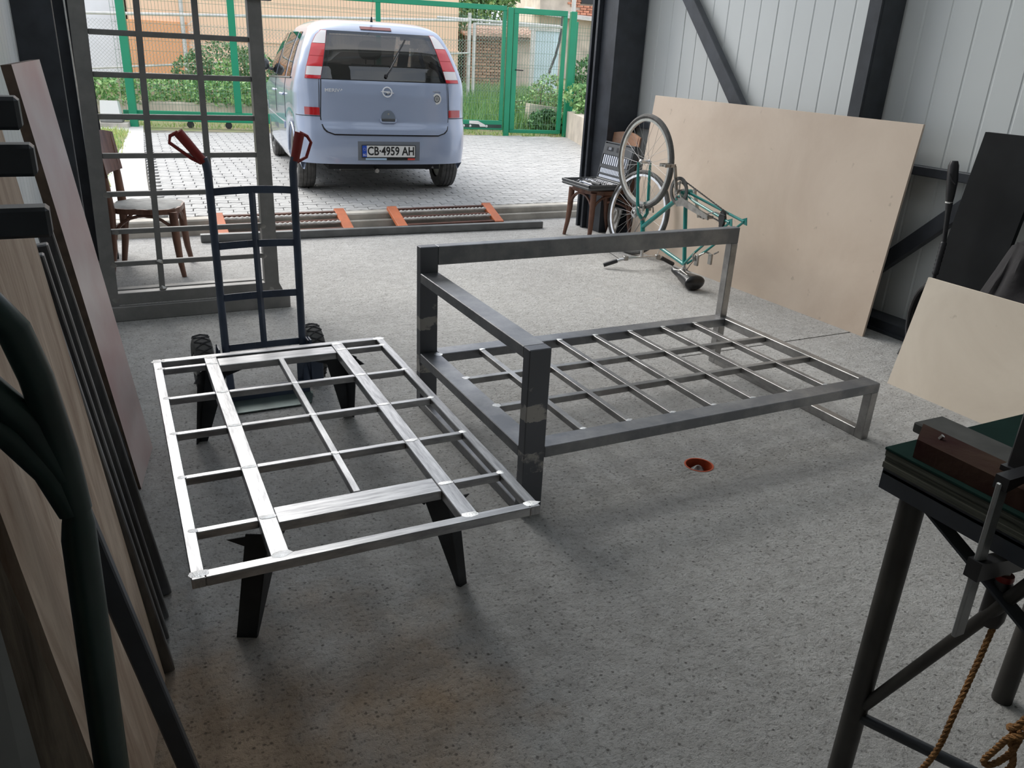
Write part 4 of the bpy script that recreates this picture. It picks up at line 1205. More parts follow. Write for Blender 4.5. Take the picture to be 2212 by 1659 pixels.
# ---- rope
def rope(nm, pts, r, lab):
    P_ = [Vector(p) for p in pts]
    # smooth the line, then twist three strands along it
    for _ in range(3):
        Q = [P_[0]]
        for a, b in zip(P_, P_[1:]): Q += [a * .75 + b * .25, a * .25 + b * .75]
        P_ = Q + [P_[-1]]
    # resample
    L = [0]
    for a, b in zip(P_, P_[1:]): L.append(L[-1] + (b - a).length)
    n = int(L[-1] / .004); R = []
    j = 0
    for i in range(n + 1):
        d = L[-1] * i / n
        while j < len(L) - 2 and L[j + 1] < d: j += 1
        f = (d - L[j]) / max(1e-9, L[j + 1] - L[j]); R.append(P_[j].lerp(P_[j + 1], f))
    q = MB(); x, y, _z = _ortho(R[1] - R[0])
    for s_ in range(3):
        pp = []
        for i, p in enumerate(R):
            dd = (R[min(i + 1, n)] - R[max(i - 1, 0)]).normalized()
            x2 = (x - dd * x.dot(dd)).normalized(); y2 = dd.cross(x2)
            a = i * .004 / (r * 5.5) * 2 * math.pi + s_ * 2.094
            pp.append(p + (x2 * math.cos(a) + y2 * math.sin(a)) * r * .5)
        q.tube(pp, r * .58, 6)
    return tag(obj(nm, q, m_rope), lab, 'rope')
rope('rope', [(1.40, .672, .55), (1.36, .66, .47), (1.31, .645, .40), (1.29, .64, .33), (1.285, .66, .25), (1.28, .70, .08), (1.22, .74, -.023), (1.1, .7, -.023)], .0055, 'brown rope hanging straight down from the clamp handle to the floor')
rope('rope', [(1.40, .50, .70), (1.30, .515, .60), (1.285, .525, .52), (1.275, .535, .485), (1.29, .55, .475), (1.30, .525, .49), (1.28, .515, .487), (1.272, .535, .476), (1.275, .548, .43), (1.27, .560, .395), (1.275, .55, .388), (1.285, .53, .43), (1.285, .525, .475), (1.295, .53, .48), (1.28, .54, .47), (1.29, .52, .42), (1.285, .53, .388), (1.30, .50, .37), (1.36, .46, .36), (1.42, .40, .44), (1.46, .35, .70)], .0055, 'brown rope with a knot and a loop at the right edge of the picture')

# the bench and everything on it stand a little nearer and higher
for o in bpy.data.objects:
    if o.parent is None and o.name.split('.')[0] in ('work_bench', 'flat_tube', 'red_timber', 'steel_upright', 'saw_blade', 'bar_clamp', 'rope'):
        o.location = Vector(o.location) + Vector((-.055, -.037, .03))

# ================================================================== things leaning on the left wall
def slab(nm, lab, cat, base, head, m, depth, pn='board', edge=None, group=None):
    """base/head: near and far points of the visible face; depth: push of the back face"""
    bc = [(base[0][i] + base[1][i]) / 2 for i in range(3)]
    t = thing(nm, lab, cat, bc, 0, group)
    q = MB(); d = Vector(depth)
    B0, B1, H0, H1 = [Vector(p) for p in (*base, *head)]
    q.hexa([B0, B1, B1 + d, B0 + d], [H0, H1, H1 + d, H0 + d])
    if edge:
        for k in range(6):
            if k in (0, 1, 3, 5): q.m[k] = 1
    obj(pn, q, [m, edge] if edge else m, t)
    return t
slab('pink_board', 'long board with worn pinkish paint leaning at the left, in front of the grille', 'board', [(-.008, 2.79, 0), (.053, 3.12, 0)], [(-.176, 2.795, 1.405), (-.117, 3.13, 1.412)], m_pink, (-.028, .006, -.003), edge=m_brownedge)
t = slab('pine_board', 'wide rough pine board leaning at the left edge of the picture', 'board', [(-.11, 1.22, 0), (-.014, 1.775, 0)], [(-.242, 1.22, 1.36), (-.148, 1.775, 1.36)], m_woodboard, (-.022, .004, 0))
for nm, lab, b0, h0 in (
        ('steel_tube', 'dark square steel tube leaning at the left, right against the pine board', (.008, 1.80), (-.128, 1.80)),
        ('steel_tube', 'dark square steel tube leaning at the left, second from the pine board', (.006, 1.93), (-.127, 1.93)),
        ('steel_tube', 'dark square steel tube leaning at the left, third from the pine board', (.013, 2.02), (-.122, 2.03)),
        ('steel_tube', 'dark square steel tube leaning at the left, nearest the pink board', (.030, 2.13), (-.118, 2.20))):
    L_ = 1.06
    mb = MB(); mb.bar((b0[0] - .014, b0[1], .004), (h0[0] - .014, h0[1], L_), .030, .034, (1, 0, 0), ch=.003)
    tag(obj(nm, mb, m_tubes), lab, 'steel tube', 'steel tubes leaning at the left')
slab('plywood_strip', 'pale plywood strip standing behind the steel tubes at the left', 'plywood', [(-.03, 2.36, 0), (-.002, 2.43, 0)], [(-.10, 2.38, .55), (-.075, 2.45, .55)], m_ply2, (-.01, .003, 0))
mb = MB()
mb.tube([Vector((-.105, 2.78, .235)) + Vector((-.05, .19, 0)) * math.cos(a) * 1.1 + Vector((-.02, 0, .21)) * math.sin(a) for a in np.linspace(0, 6.283, 40, endpoint=False)], .022, 8, closed=True)
tag(obj('tyre', mb, m_rubber), 'black bicycle tyre standing behind the pink board at the left', 'tyre')
mb = MB(); pts = [(-.135 + .0, 2.62 - .001 * k, .35 + .006 * k) for k in range(100)]
mb.tube(pts, [.0075 if k % 2 else .006 for k in range(100)], 6)
tag(obj('threaded_rod', mb, m_dullmetal), 'ribbed steel rod standing between the tubes and the pink board', 'rod')
# cantilever rack with three arms
t = thing('storage_rack', 'dark steel wall rack with three short arms at the left edge of the picture', 'rack', (-.28, 1.1, 0))
mb = MB(); mb.box((-.299, 1.08, 0), (-.276, 1.15, 1.9), ch=.003); obj('upright', mb, m_black, t)
for z, x, y in ((1.411, -.0695, 1.10), (1.359, -.0625, 1.10), (1.287, -.0575, 1.10)):
    mb = MB(); mb.box((-.276, y, z - .0185), (x, y + .035, z + .0175), ch=.004); obj('arm', mb, m_black, t)
# green drawbar with a loop handle
t = thing('pallet_drawbar', 'dark green drawbar with a loop handle standing at the left edge of the picture', 'drawbar', (-.11, 1.0, 0))
q = MB(); q.tube([(-.075 - .002, 1.0, .965), (-.079, 1.0, .93), (-.081, 1.0, .91), (-.094, 1.0, .52), (-.112, 1.0, .012)], [.013, .019, .0205, .0225, .0235], 18); obj('shaft', q, m_darkgreen, t)
q = MB()
q.tube([(-.079, 1.0, .95), (-.083, 1.0, 1.03), (-.094, 1.0, 1.13), (-.107, 1.0, 1.19), (-.125, 1.0, 1.22), (-.16, 1.0, 1.245), (-.20, 1.0, 1.25), (-.235, 1.0, 1.22), (-.235, 1.0, 1.17), (-.19, 1.0, 1.11), (-.135, 1.0, 1.07), (-.10, 1.0, 1.01), (-.082, 1.0, .95)], .0185, 12)
q.tube([(-.083, 1.0, 1.0), (-.108, 1.0, 1.07), (-.155, 1.0, 1.14)], .019, 10)
obj('handle', q, m_darkgreen, t)
mb = MB(); mb.bar((.030, 1.33, .002), (-.120, 1.30, .90), .034, .034, (1, 0, 0), ch=.003)
tag(obj('flat_bar', mb, m_darkgrey), 'dark square steel bar leaning in front of the pine board', 'steel bar')
slab('grey_board', 'narrow grey board leaning in the bottom left corner', 'board', [(-.15, .66, 0), (-.10, .70, 0)], [(-.165, .60, 1.16), (-.118, .62, 1.18)], m_greyboard, (-.012, .012, 0))
slab('old_plank', 'weathered brown plank leaning behind the grey board at the bottom left', 'plank', [(-.10, .92, 0), (-.035, .96, 0)], [(-.205, .90, .98), (-.160, .92, .98)], m_oldwood, (-.02, .03, 0))
slab('added_dark_sheet', 'black sheet added to darken the left wall behind the weathered plank', 'sheet', [(-.18, .45, 0), (-.165, 1.62, 0)], [(-.262, .45, 1.2), (-.255, 1.62, 1.2)], m_black, (-.006, 0, 0))  # added black sheet stands in for shade along the pale left wall

# ================================================================== car
car = thing('car', 'silver-blue compact car parked on the pavers with its rear to the doorway', 'car', (2.645, 8.41, .121), math.radians(-6.3))
def cp(nm, q, m, par=None, **k): return obj(nm, q, m, par or car, world=False, **k)
ZT = [.17, .22, .30, .40, .50, .60, .655, .70, .78, .85, .93, 1.0, 1.06, 1.10, 1.2, 1.3, 1.4, 1.48, 1.53, 1.57, 1.60, 1.615, 1.622]
def tab(z, Z, V): return float(np.interp(z, Z, V))
def c_w(z): return tab(z, [.17, .22, .30, .5, .7, .95, 1.06, 1.2, 1.35, 1.48, 1.53, 1.57, 1.60, 1.615, 1.622], [.74, .80, .83, .845, .848, .845, .825, .785, .73, .668, .635, .575, .50, .40, .25])
def c_r(z): return tab(z, [.17, .22, .30, .45, .60, .655, .70, .80, .95, 1.06, 1.2, 1.35, 1.48, 1.53, 1.57, 1.60, 1.615, 1.622], [-.50, -.59, -.65, -.668, -.662, -.65, -.62, -.612, -.605, -.585, -.532, -.445, -.335, -.27, -.19, -.06, .12, .35])
def c_f(z): return tab(z, [.17, .3, .6, .75, .85, .93, 1.0, 1.06, 1.2, 1.35, 1.48, 1.53, 1.57, 1.6, 1.615, 1.622], [3.25, 3.36, 3.38, 3.33, 3.15, 2.9, 2.6, 2.48, 2.2, 1.88, 1.58, 1.42, 1.22, .95, .75, .55])
def c_d(z): return min(tab(z, [.9, 1.1, 1.5, 1.6], [.36, .24, .22, .30]), .4 * (c_f(z) - c_r(z)))
def bulge(y): return 1 + .030 * min(1, max(0, (y + .1) / 1.1))
EXP = 3.3
def rearY(x, z):
    a = min(.9999, abs(x) / c_w(z))
    return c_r(z) + c_d(z) * (1 - (1 - a ** EXP) ** (1 / EXP))
def sideX(y, z):
    r, d = c_r(z), c_d(z)
    if y >= r + d: return c_w(z) * bulge(y)
    a = min(1, max(0, 1 - (y - r) / d))
    return c_w(z) * (1 - a ** EXP) ** (1 / EXP)
def arch(y, zlev):
    """the body's levels lifted over the wheel openings"""
    zb = .17
    for yc in (0, 2.6):
        if abs(y - yc) < .36: zb = max(zb, .28 + math.sqrt(.36 ** 2 - (y - yc) ** 2))
    if zlev >= .93: return zlev
    return zb + (zlev - .17) * (.93 - zb) / .76
NR, NS, NF = 28, 44, 10
def ring_at(z):
    w_, r, f, d = c_w(z), c_r(z), c_f(z), c_d(z)
    df = min(.7, .35 * (f - r))
    pts = []
    for k in range(NR + 1):
        a = -math.pi / 2 + math.pi * k / NR
        sx = math.copysign(abs(math.sin(a)) ** (2 / EXP), math.sin(a)); cy = abs(math.cos(a)) ** (2 / EXP)
        pts.append((w_ * sx, r + d * (1 - cy)))
    for k in range(1, NS): pts.append((w_ * bulge(r + d + (f - df - r - d) * k / NS), r + d + (f - df - r - d) * k / NS))
    for k in range(NF + 1):
        a = math.pi / 2 - math.pi * k / NF
        sx = math.copysign(abs(math.sin(a)) ** (2 / 2.6), math.sin(a)); cy = abs(math.cos(a)) ** (2 / 2.6)
        pts.append((w_ * sx * bulge(f - df), f - df + df * cy))
    for k in range(1, NS): pts.append((-w_ * bulge(f - df - (f - df - r - d) * k / NS), f - df - (f - df - r - d) * k / NS))
    return pts
zs = sorted(set([round(z, 3) for z in np.concatenate([[.315], np.linspace(.17, .93, 12), np.linspace(.93, 1.06, 4), [1.09, 1.11], np.linspace(1.14, 1.50, 10), [1.515, 1.53, 1.55, 1.57, 1.585, 1.60, 1.61, 1.617, 1.622]])]))
def in_rear(x, z): return 1.11 < z < 1.49 and abs(x) < tab(z, [1.08, 1.5], [.585, .475])
SIDEW = [(-.02, .28, 'q'), (.40, 1.12, 'r'), (1.22, 2.05, 'f')]
def win_edges(k, tt):
    y0_, y1_ = SIDEW[k][:2]
    if k == 0: return y0_ + .10 * tt + .03, y1_ + .02 * tt
    if k == 1: return y0_ + .0 * tt, y1_ - .06 * tt
    return y0_ - .05 * tt, y1_ - .72 * tt
def win_z(y, tt): return (1.075 - .035 * y) * (1 - tt) + (1.485 - .03 * max(0, y - .9)) * tt
def in_side(y, z):
    for k in range(3):
        zb_, zt_ = win_z(y, 0), win_z(y, 1)
        tt = (z - zb_) / (zt_ - zb_)
        if .06 < tt < .94:
            a, b = win_edges(k, tt)
            if a + .03 < y < b - .03: return True
    return False
rings = [ring_at(z) for z in zs]
nP = len(rings[0])
q = MB(); vs = []
for z, rg in zip(zs, rings):
    for (x, y) in rg:
        zz_ = arch(y, z) if abs(x) > .55 and y > c_r(z) + .05 else z
        vs.append((x, y, zz_))
fs = []
for j in range(len(zs) - 1):
    for i in range(nP):
        k = (i + 1) % nP
        f4 = (j * nP + i, j * nP + k, (j + 1) * nP + k, (j + 1) * nP + i)
        c = np.mean([vs[a] for a in f4], axis=0)
        if c[1] < 0 and in_rear(c[0], c[2]) and c[1] < rearY(c[0], c[2]) + .05: continue
        if abs(c[0]) > .5 and in_side(c[1], c[2]): continue
        if c[1] < -.27 and c[2] < .315: continue
        if c[1] > 1.3 and 1.05 < c[2] < 1.5 and abs(c[0]) < c_w(c[2]) * .84: continue
        fs.append(f4)
fs.append(tuple((len(zs) - 1) * nP + i for i in range(nP)))
q.add(vs, fs, 0, True)
cp('body', q, m_paint, sharp=50)
# panels laid on the rear
def rear_patch(nm, z0, z1, fl, fr_, off, m, nu=20, nv=12, keep=None, skirt=.012, par=None):
    q = MB()
    def fnp(a, b, o=off):
        z = z0 + (z1 - z0) * b; x = fl(z) + (fr_(z) - fl(z)) * a
        return (x, rearY(x, z) - o, z)
    q.grid(fnp, nu, nv, keep=keep)
    if not keep:
        q.grid(lambda a, b: fnp(a, 0, off - skirt * (1 - b)), nu, 1); q.grid(lambda a, b: fnp(a, 1, off - skirt * b), nu, 1)
        q.grid(lambda a, b: fnp(0, b, off - skirt * (1 - a)), 1, nv); q.grid(lambda a, b: fnp(1, b, off - skirt * a), 1, nv)
    return cp(nm, q, m, par)
def gate_h(z): return tab(z, [.595, .605, .62, .645, .68, .74, 1.08], [.50, .545, .575, .60, .613, .622, .603])
rear_patch('tailgate_gap', .583, 1.082, lambda z: -gate_h(z + .012) - .008, lambda z: gate_h(z + .012) + .008, .004, m_seam, 24, 20)
tg = rear_patch('tailgate', .597, 1.076, lambda z: -gate_h(z), lambda z: gate_h(z), .013, m_paint, 30, 26)
gl = lambda z: tab(z, [1.08, 1.5], [.604, .497])
rear_patch('glass_border', 1.083, 1.505, lambda z: -gl(z), gl, .004, m_seam, 40, 24, keep=lambda a, b: a < .03 or a > .97 or b < .075 or b > .965)
rear_patch('rear_window', 1.083, 1.503, lambda z: -gl(z), gl, .009, m_carglass, 24, 16)
def tl_in(z): return tab(z, [1.08, 1.5], [.612, .504])
def tl_out(z): return tab(z, [1.08, 1.18, 1.38, 1.46, 1.50], [.745, .722, .650, .600, .55])
lamp_root = []
for s_ in (-1, 1):
    L0 = (lambda z: -tl_out(z)) if s_ < 0 else tl_in
    L1 = (lambda z: -tl_in(z)) if s_ < 0 else tl_out
    base = rear_patch('tail_lamp', 1.078, 1.506, (lambda z: -tl_out(z) - .004) if s_ < 0 else (lambda z: tl_in(z) - .004), (lambda z: -tl_in(z) + .004) if s_ < 0 else (lambda z: tl_out(z) + .004), .006, m_lampdark, 8, 20)
    for z0_, z1_, mm in ((1.082, 1.108, m_lampred), (1.110, 1.185, m_lampwhite), (1.187, 1.275, m_lampred), (1.278, 1.385, m_lampred), (1.388, 1.502, m_lampwhite)):
        rear_patch('lens', z0_, z1_, L0, L1, .011, mm, 6, 6, par=base)
    a0 = (lambda z: -.765) if s_ < 0 else (lambda z: .632)
    a1 = (lambda z: -.632) if s_ < 0 else (lambda z: .765)
    rear_patch('low_lamp', .757, .826, a0, a1, .008, m_lampdark, 12, 5)
    q = MB(); q.tube([(s_ * x, rearY(x, .748) - .001, .748) for x in np.linspace(.628, .835, 10)], .0035, 6); cp('bumper_gap', q, m_seam)
    q = MB(); q.tube([(s_ * tab(z, [.83, 1.08], [.635, .625]), rearY(.63, z) - .001, z) for z in np.linspace(.83, 1.075, 6)], .003, 6); cp('quarter_gap', q, m_seam)
# number plate
rear_patch('plate_recess_shade', .352, .532, lambda z: -.295, lambda z: .315, .002, P('bumper_recess_shade', (.16, .18, .21), .45), 18, 6)  # darker patch on the bumper puts the recess's shade into colour
q = MB(); py = -.672
q.box((-.262, py - .006, .378), (.270, py + .004, .500), ch=.002); pl_ = cp('number_plate', q, m_blackplastic)
q = MB(); q.box((-.213, py - .0085, .388), (.262, py - .005, .494)); cp('plate_face', q, m_platewhite, pl_)
q = MB(); q.box((-.256, py - .0085, .388), (-.213, py - .005, .494)); cp('country_band', q, m_plateblue, pl_)
EXv, EYv, EZv = (1, 0, 0), (0, 0, 1), (0, -1, 0)
q = MB(); text_to(q, 'CB\u00b74959 AH', .112, (.025, py - .0088, .4405), EXv, EYv, EZv, .001, .80, 0, .022); cp('plate_number', q, m_plateink, pl_)
q = MB(); text_to(q, 'BG', .030, (-.2345, py - .0088, .406), EXv, EYv, EZv, .0008, .8); cp('country_code', q, m_platewhite, pl_)
q = MB()
for k in range(12):
    a = 6.283 * k / 12; q.add([(-.2345 + .012 * math.cos(a) + dx, py - .009, .460 + .012 * math.sin(a) + dz) for dx, dz in ((-.002, 0), (0, -.002), (.002, 0), (0, .002))], [(0, 1, 2, 3)])
cp('country_stars', q, P('star_yellow', (.75, .6, .08), .5), pl_)
for x0_, x1_, mm in ((-.225, -.02, P('strip_blue', srgb(170, 200, 226), .5)), (-.02, .19, m_plateink), (.19, .262, P('strip_red', srgb(206, 70, 60), .5))):
    q = MB(); q.box((x0_, py - .0085, .360), (x1_, py - .003, .377)); cp('plate_strip', q, mm, pl_)
# emblem: ring with a flash through it
def on_gate(x, z, o=.016): return Vector((x, rearY(x, z) - o, z))
q = MB(); q.tube([on_gate(.052 - .045 + .045 * 0 + .0 + .043 * math.cos(a), .983 + .043 * math.sin(a), .018) for a in np.linspace(0, 6.283, 32, endpoint=False)], .006, 8, closed=True)
q.prism([(-.062, .008), (.030, .008), (.006, -.016), (.0, -.016), (-.012, -.004), (-.062, .001)], on_gate(.007, .983, .022), (1, 0, 0), (0, 0, 1), (0, -.004, 0))
q.prism([(.062, -.010), (-.002, -.010), (-.022, -.024), (-.016, -.024), (.010, -.003), (.062, -.003)], on_gate(.007, .983, .022), (1, 0, 0), (0, 0, 1), (0, -.004, 0))
cp('badge', q, m_badge, tg)
q = MB(); text_to(q, 'MERIVA', .043, on_gate(-.495, .983, .018), (1, 0, 0), (0, 0, 1), (0, -1, 0), .002, 1.2, 0, .008); cp('model_lettering', q, m_badge, tg)
q = MB(); c_ = on_gate(.502, .934, .0145)
q.prism([(.044 * math.cos(a), .052 * math.sin(a)) for a in np.linspace(0, 6.283, 28, endpoint=False)], c_, (1, 0, 0), (0, 0, 1), (0, -.001, 0)); st_ = cp('round_sticker', q, m_platewhite, tg)
q = MB()
c2 = c_ + Vector((0, -.0025, 0))
q.tube([c2 + Vector((.026 * math.cos(a), 0, .031 * math.sin(a))) for a in np.linspace(0, 6.283, 24, endpoint=False)], .004, 4, closed=True)
for k in range(6): a = 6.283 * k / 6; q.bar(c2, c2 + Vector((.024 * math.cos(a), 0, .028 * math.sin(a))), .002, .006, (0, 1, 0))
cp('sticker_emblem', q, m_greyplastic, st_)
q = MB(); q.tube([on_gate(.502 + x, .998 + z, .014) for x, z in ((-.04, -.004), (-.02, .003), (0, .010), (.02, .006), (.04, -.006), (.02, -.006), (0, -.004), (-.02, -.004), (-.04, .006))], .0016, 4); cp('fish_emblem', q, m_dullmetal, tg)
# handle
q = MB(); q.prism([(.068 * math.cos(a), .075 * math.sin(a)) for a in np.linspace(0, math.pi, 18)], on_gate(.01, .742, .0145), (1, 0, 0), (0, 0, 1), (0, -.002, 0)); hd = cp('handle_recess_shade', q, P('recess_shade_grey_blue', (.20, .24, .30), .4, metal=.4), tg)  # raised half-disc in darker paint stands in for the recess's shade
q = MB(); q.box((-.066, on_gate(0, .72).y - .004, .716), (.086, on_gate(0, .72).y + .006, .742), ch=.003); cp('handle_slot', q, m_greyplastic, hd)
q = MB(); q.tube([on_gate(-.066, .742, .02), on_gate(-.062, .716, .024), on_gate(-.05, .708, .026), on_gate(.07, .708, .026), on_gate(.082, .716, .024), on_gate(.086, .742, .02)], .008, 8); cp('handle', q, m_paint, hd)
q = MB(); q.lathe([(.0005, .006), (.010, .006), (.011, 0)], on_gate(.012, .785, .016), (0, -1, 0), 14); cp('lock', q, m_chrome, hd)
# high brake lamp, wiper, aerial
q = MB(); q.grid(lambda a, b: (-.175 + .30 * a, rearY(-.175 + .3 * a, 1.528 + .026 * b) - .012, 1.528 + .026 * b), 12, 3)
q.grid(lambda a, b: (-.175 + .30 * a, rearY(-.175 + .3 * a, 1.528) - .012 + .016 * b, 1.528), 12, 1); q.grid(lambda a, b: (-.175 + .30 * a, rearY(-.175 + .3 * a, 1.554) - .012 + .016 * b, 1.554), 12, 1)
cp('brake_lamp', q, P('brake_lens', srgb(120, 48, 46), .25))
q = MB()
def onw(x, z, o): return Vector((x, rearY(x, z) - o, z))
q.tube([onw(.005, 1.125, .02), onw(.06, 1.20, .035), onw(.15, 1.33, .03)], [.012, .010, .006], 8)
q.lathe([(.017, 0), (.015, .03), (.0005, .034)], onw(.005, 1.125, .004), (0, -1, 0), 14)
q.bar(onw(.055, 1.205, .02), onw(.235, 1.452, .018), .012, .016, (0, -1, 0)); cp('wiper', q, m_blackplastic)
q = MB(); q.tube([(-.045, -.16, 1.60), (-.045, -.17, 1.645)], [.014, .006], 8); q.tube([(-.045, -.17, 1.645), (-.035, -.35, 2.02)], .0022, 5); cp('aerial', q, m_blackplastic)
# side windows
for s_ in (-1, 1):
    for k in range(3):
        def sw(a, b, o):
            y_mid = SIDEW[k][0] + (SIDEW[k][1] - SIDEW[k][0]) * a
            for _ in range(3):
                e0, e1 = win_edges(k, b); y_ = e0 + (e1 - e0) * a
            z_ = win_z(y_, b)
            return (s_ * (sideX(y_, z_) + o), y_, z_)
        q = MB(); q.grid(lambda a, b: sw(a, b, .005), 10, 10); wn = cp('side_window', q, m_carglass)
        q = MB(); q.grid(lambda a, b: sw(a, b, .003), 16, 16, keep=lambda a, b: a < .08 or a > .92 or b < .1 or b > .9); cp('window_frame', q, m_greyplastic, wn)
    q = MB(); q.tube([(s_ * (sideX(y_, win_z(y_, 0) - .012) + .004), y_, win_z(y_, 0) - .012) for y_ in np.linspace(-.05, 2.1, 14)], .008, 6); cp('waist_strip', q, m_blackplastic)
    for y_ in (.36, 1.18):
        q = MB(); q.tube([(s_ * (sideX(y_, z) + .001), y_, z) for z in np.linspace(.66, 1.05, 8)], .003, 5); cp('door_gap', q, m_seam)
        q = MB(); q.tube([(s_ * (.866 + .0), y_ + .07, .88), (s_ * (.866 + .024), y_ + .10, .885), (s_ * (.866 + .024), y_ + .20, .885), (s_ * (.866 + .0), y_ + .23, .88)], .011, 8); cp('door_handle', q, m_paint)
    q = MB(); q.bar((s_ * .862, .42, .58), (s_ * .874, 2.2, .58), .02, .07, ch=.006); cp('side_moulding', q, m_paint)
    q = MB(); q.tube([(s_ * .80, 1.92, 1.06), (s_ * .90, 1.92, 1.10)], .018, 8)
    q.obox((s_ * .945, 1.92, 1.13), ((1, 0, 0), (0, 1, 0), (0, 0, 1)), (.075, .05, .065), ch=.03); cp('mirror', q, m_greyplastic)
    q = MB()
    pts = [(s_ * .842, .36 * math.cos(a), .28 + .36 * math.sin(a)) for a in np.linspace(.15, 2.75, 22)]
    q.tube(pts, .010, 6); cp('arch_lip', q, m_paint)
q = MB(); q.grid(lambda a, b: ((a - .5) * 1.66 * c_w(1.06 + .43 * b) , c_f(1.06 + .43 * b) + .005 - .14 * abs(2 * a - 1) ** 3, 1.06 + .43 * b), 16, 8); cp('windscreen', q, m_carglass)
# wheels
def car_wheel(x, y, s_):
    q = MB(); q.lathe([(.20, -.085), (.275, -.09), (.296, -.078), (.303, -.05), (.303, -.04), (.296, -.036), (.303, -.032), (.303, -.004), (.296, 0), (.303, .004), (.303, .032), (.296, .036), (.303, .04), (.303, .05), (.296, .078), (.275, .09), (.20, .085)], (x, y, .303), (1, 0, 0), 40); wl = cp('wheel', q, m_greyrubber)
    q = MB(); q.lathe([(.205, -.08 * 1), (.205, .08)], (x, y, .303), (1, 0, 0), 32)
    q.lathe([(.205, .07 * s_), (.19, .082 * s_), (.06, .075 * s_), (.045, .085 * s_), (.0005, .086 * s_)], (x, y, .303), (1, 0, 0), 32)
    rim = cp('hubcap', q, m_alu, wl)
    q = MB()
    for k in range(7):
        a = 6.283 * k / 7; q.obox((x + s_ * .081, y + .125 * math.cos(a), .303 + .125 * math.sin(a)), ((1, 0, 0), (0, math.cos(a), math.sin(a)), (0, -math.sin(a), math.cos(a))), (.004, .045, .014))
    cp('hubcap_slot', q, m_seam, rim)
    q = MB(); q.lathe([(.19, -.07 * s_), (.0005, -.06 * s_)], (x, y, .303), (1, 0, 0), 24); cp('brake_drum', q, m_dullmetal, wl)
for y in (0, 2.6):
    for s_ in (-1, 1): car_wheel(s_ * .738, y, s_)
q = MB(); q.box((-.56, -.50, .25), (.56, 3.1, .42)); q.tube([(-.66, 0.02, .29), (.66, 0.02, .29)], .04, 10); cp('underbody', q, m_seam)
q = MB()
for y in (0, 2.6):
    for s_ in (-1, 1): q.tube([(s_ * (.60), y + .37 * math.cos(a), .28 + .37 * math.sin(a)) for a in np.linspace(0, 3.14, 12)], .05, 6)
cp('wheel_well', q, m_seam)
q = MB(); q.lathe([(.0005, -.18), (.055, -.17), (.06, .17), (.0005, .18)], (-.26, -.36, .27), (1, .1, 0), 16); q.tube([(-.10, -.42, .26), (-.10, -.60, .245)], .022, 10); cp('exhaust', q, m_dullmetal)
q = MB(); q.tube([(.34, -.30, .28), (.44, -.45, .25), (.50, -.5, .27)], .014, 8); q.tube([(.38, .0, .30), (.50, -.02, .21)], .02, 8); cp('tow_eye', q, m_dullmetal)
# inside
q = MB(); q.box((-.72, -.45, .42), (.72, 2.5, .70)); q.box((-.70, 1.85, .7), (.70, 2.42, 1.15)); cp('cabin_floor', q, m_seatcloth)
for x0_, x1_ in ((-.58, -.07), (-.03, .58)):
    q = MB(); q.hexa([(x0_, .20, .7), (x1_, .20, .7), (x1_, .34, .7), (x0_, .34, .7)], [(x0_ + .03, .02, 1.20), (x1_ - .03, .02, 1.20), (x1_ - .03, .12, 1.20), (x0_ + .03, .12, 1.20)]); cp('rear_seat_back', q, m_seatcloth)
for x in (-.38, .16):
    q = MB(); q.grid(lambda a, b: (x + .135 * math.cos(6.283 * a) * abs(math.sin(3.1416 * b)) ** .5, 1.0 + .06 * math.sin(6.283 * a) * abs(math.sin(3.1416 * b)) ** .5, 1.34 + .10 * math.cos(3.1416 * b)), 18, 12)
    q.tube([(x - .05, 1.0, 1.16), (x - .05, 1.0, 1.28)], .007, 6); q.tube([(x + .05, 1.0, 1.16), (x + .05, 1.0, 1.28)], .007, 6); cp('headrest', q, m_seatcloth)
    q = MB(); q.obox((x, 1.03, .93), ((1, 0, 0), (0, 1, .15), (0, -.15, 1)), (.25, .06, .26), ch=.04); cp('front_seat_back', q, m_seatcloth)
q = MB(); q.box((-.60, -.42, .985), (.60, .03, 1.0)); cp('parcel_shelf', q, m_seatcloth)

# ================================================================== the green gate and what stands beyond it
def fthing(nm, label, cat, s, n, z=0.0, group=None):
    t = thing(nm, label, cat, tuple(FT(s, n, z)), FA, group); t['_s'] = s; del t['_s']
    BASE[t.name] = (s, n, z); return t
BASE = {}
def fobj(nm, q, m, par, kind=None, label=None):
    b_ = BASE[par.name]
    o = bpy.data.objects.new(nm, mesh_of(nm, q, m, b_)); _link(o, par); BASE[o.name] = b_
    if kind: o['kind'] = kind
    if label: o['label'] = label
    return o
def ftag(nm, q, m, s, n, z, label, cat, group=None, kind=None):
    o = bpy.data.objects.new(nm, mesh_of(nm, q, m, (s, n, z))); _link(o)
    o.location = tuple(FT(s, n, z)); o.rotation_euler = (0, 0, FA)
    return tag(o, label, cat, group, kind)
def wires(s0, s1, z0, z1, n, fold=True, step=.05, r=.0021):
    q = MB()
    k = s0
    while k < s1:
        q.bar((k, n, z0), (k, n, z1), 2 * r, 2 * r, (0, 1, 0)); k += step
    z = z0 + .1
    while z < z1:
        q.bar((s0, n - .004, z), (s1, n - .004, z), 2 * r, 2 * r); z += .2
    if fold:
        for zf in (z0 + .35, z0 + 1.05, z1 - .18):
            for dz in (0, .05): q.bar((s0, n - .02, zf + dz), (s1, n - .02, zf + dz), 2 * r, 2 * r)
    return q
t = fthing('sliding_gate', 'wide green sliding gate of wire mesh behind the car', 'gate', 3.2, 0)
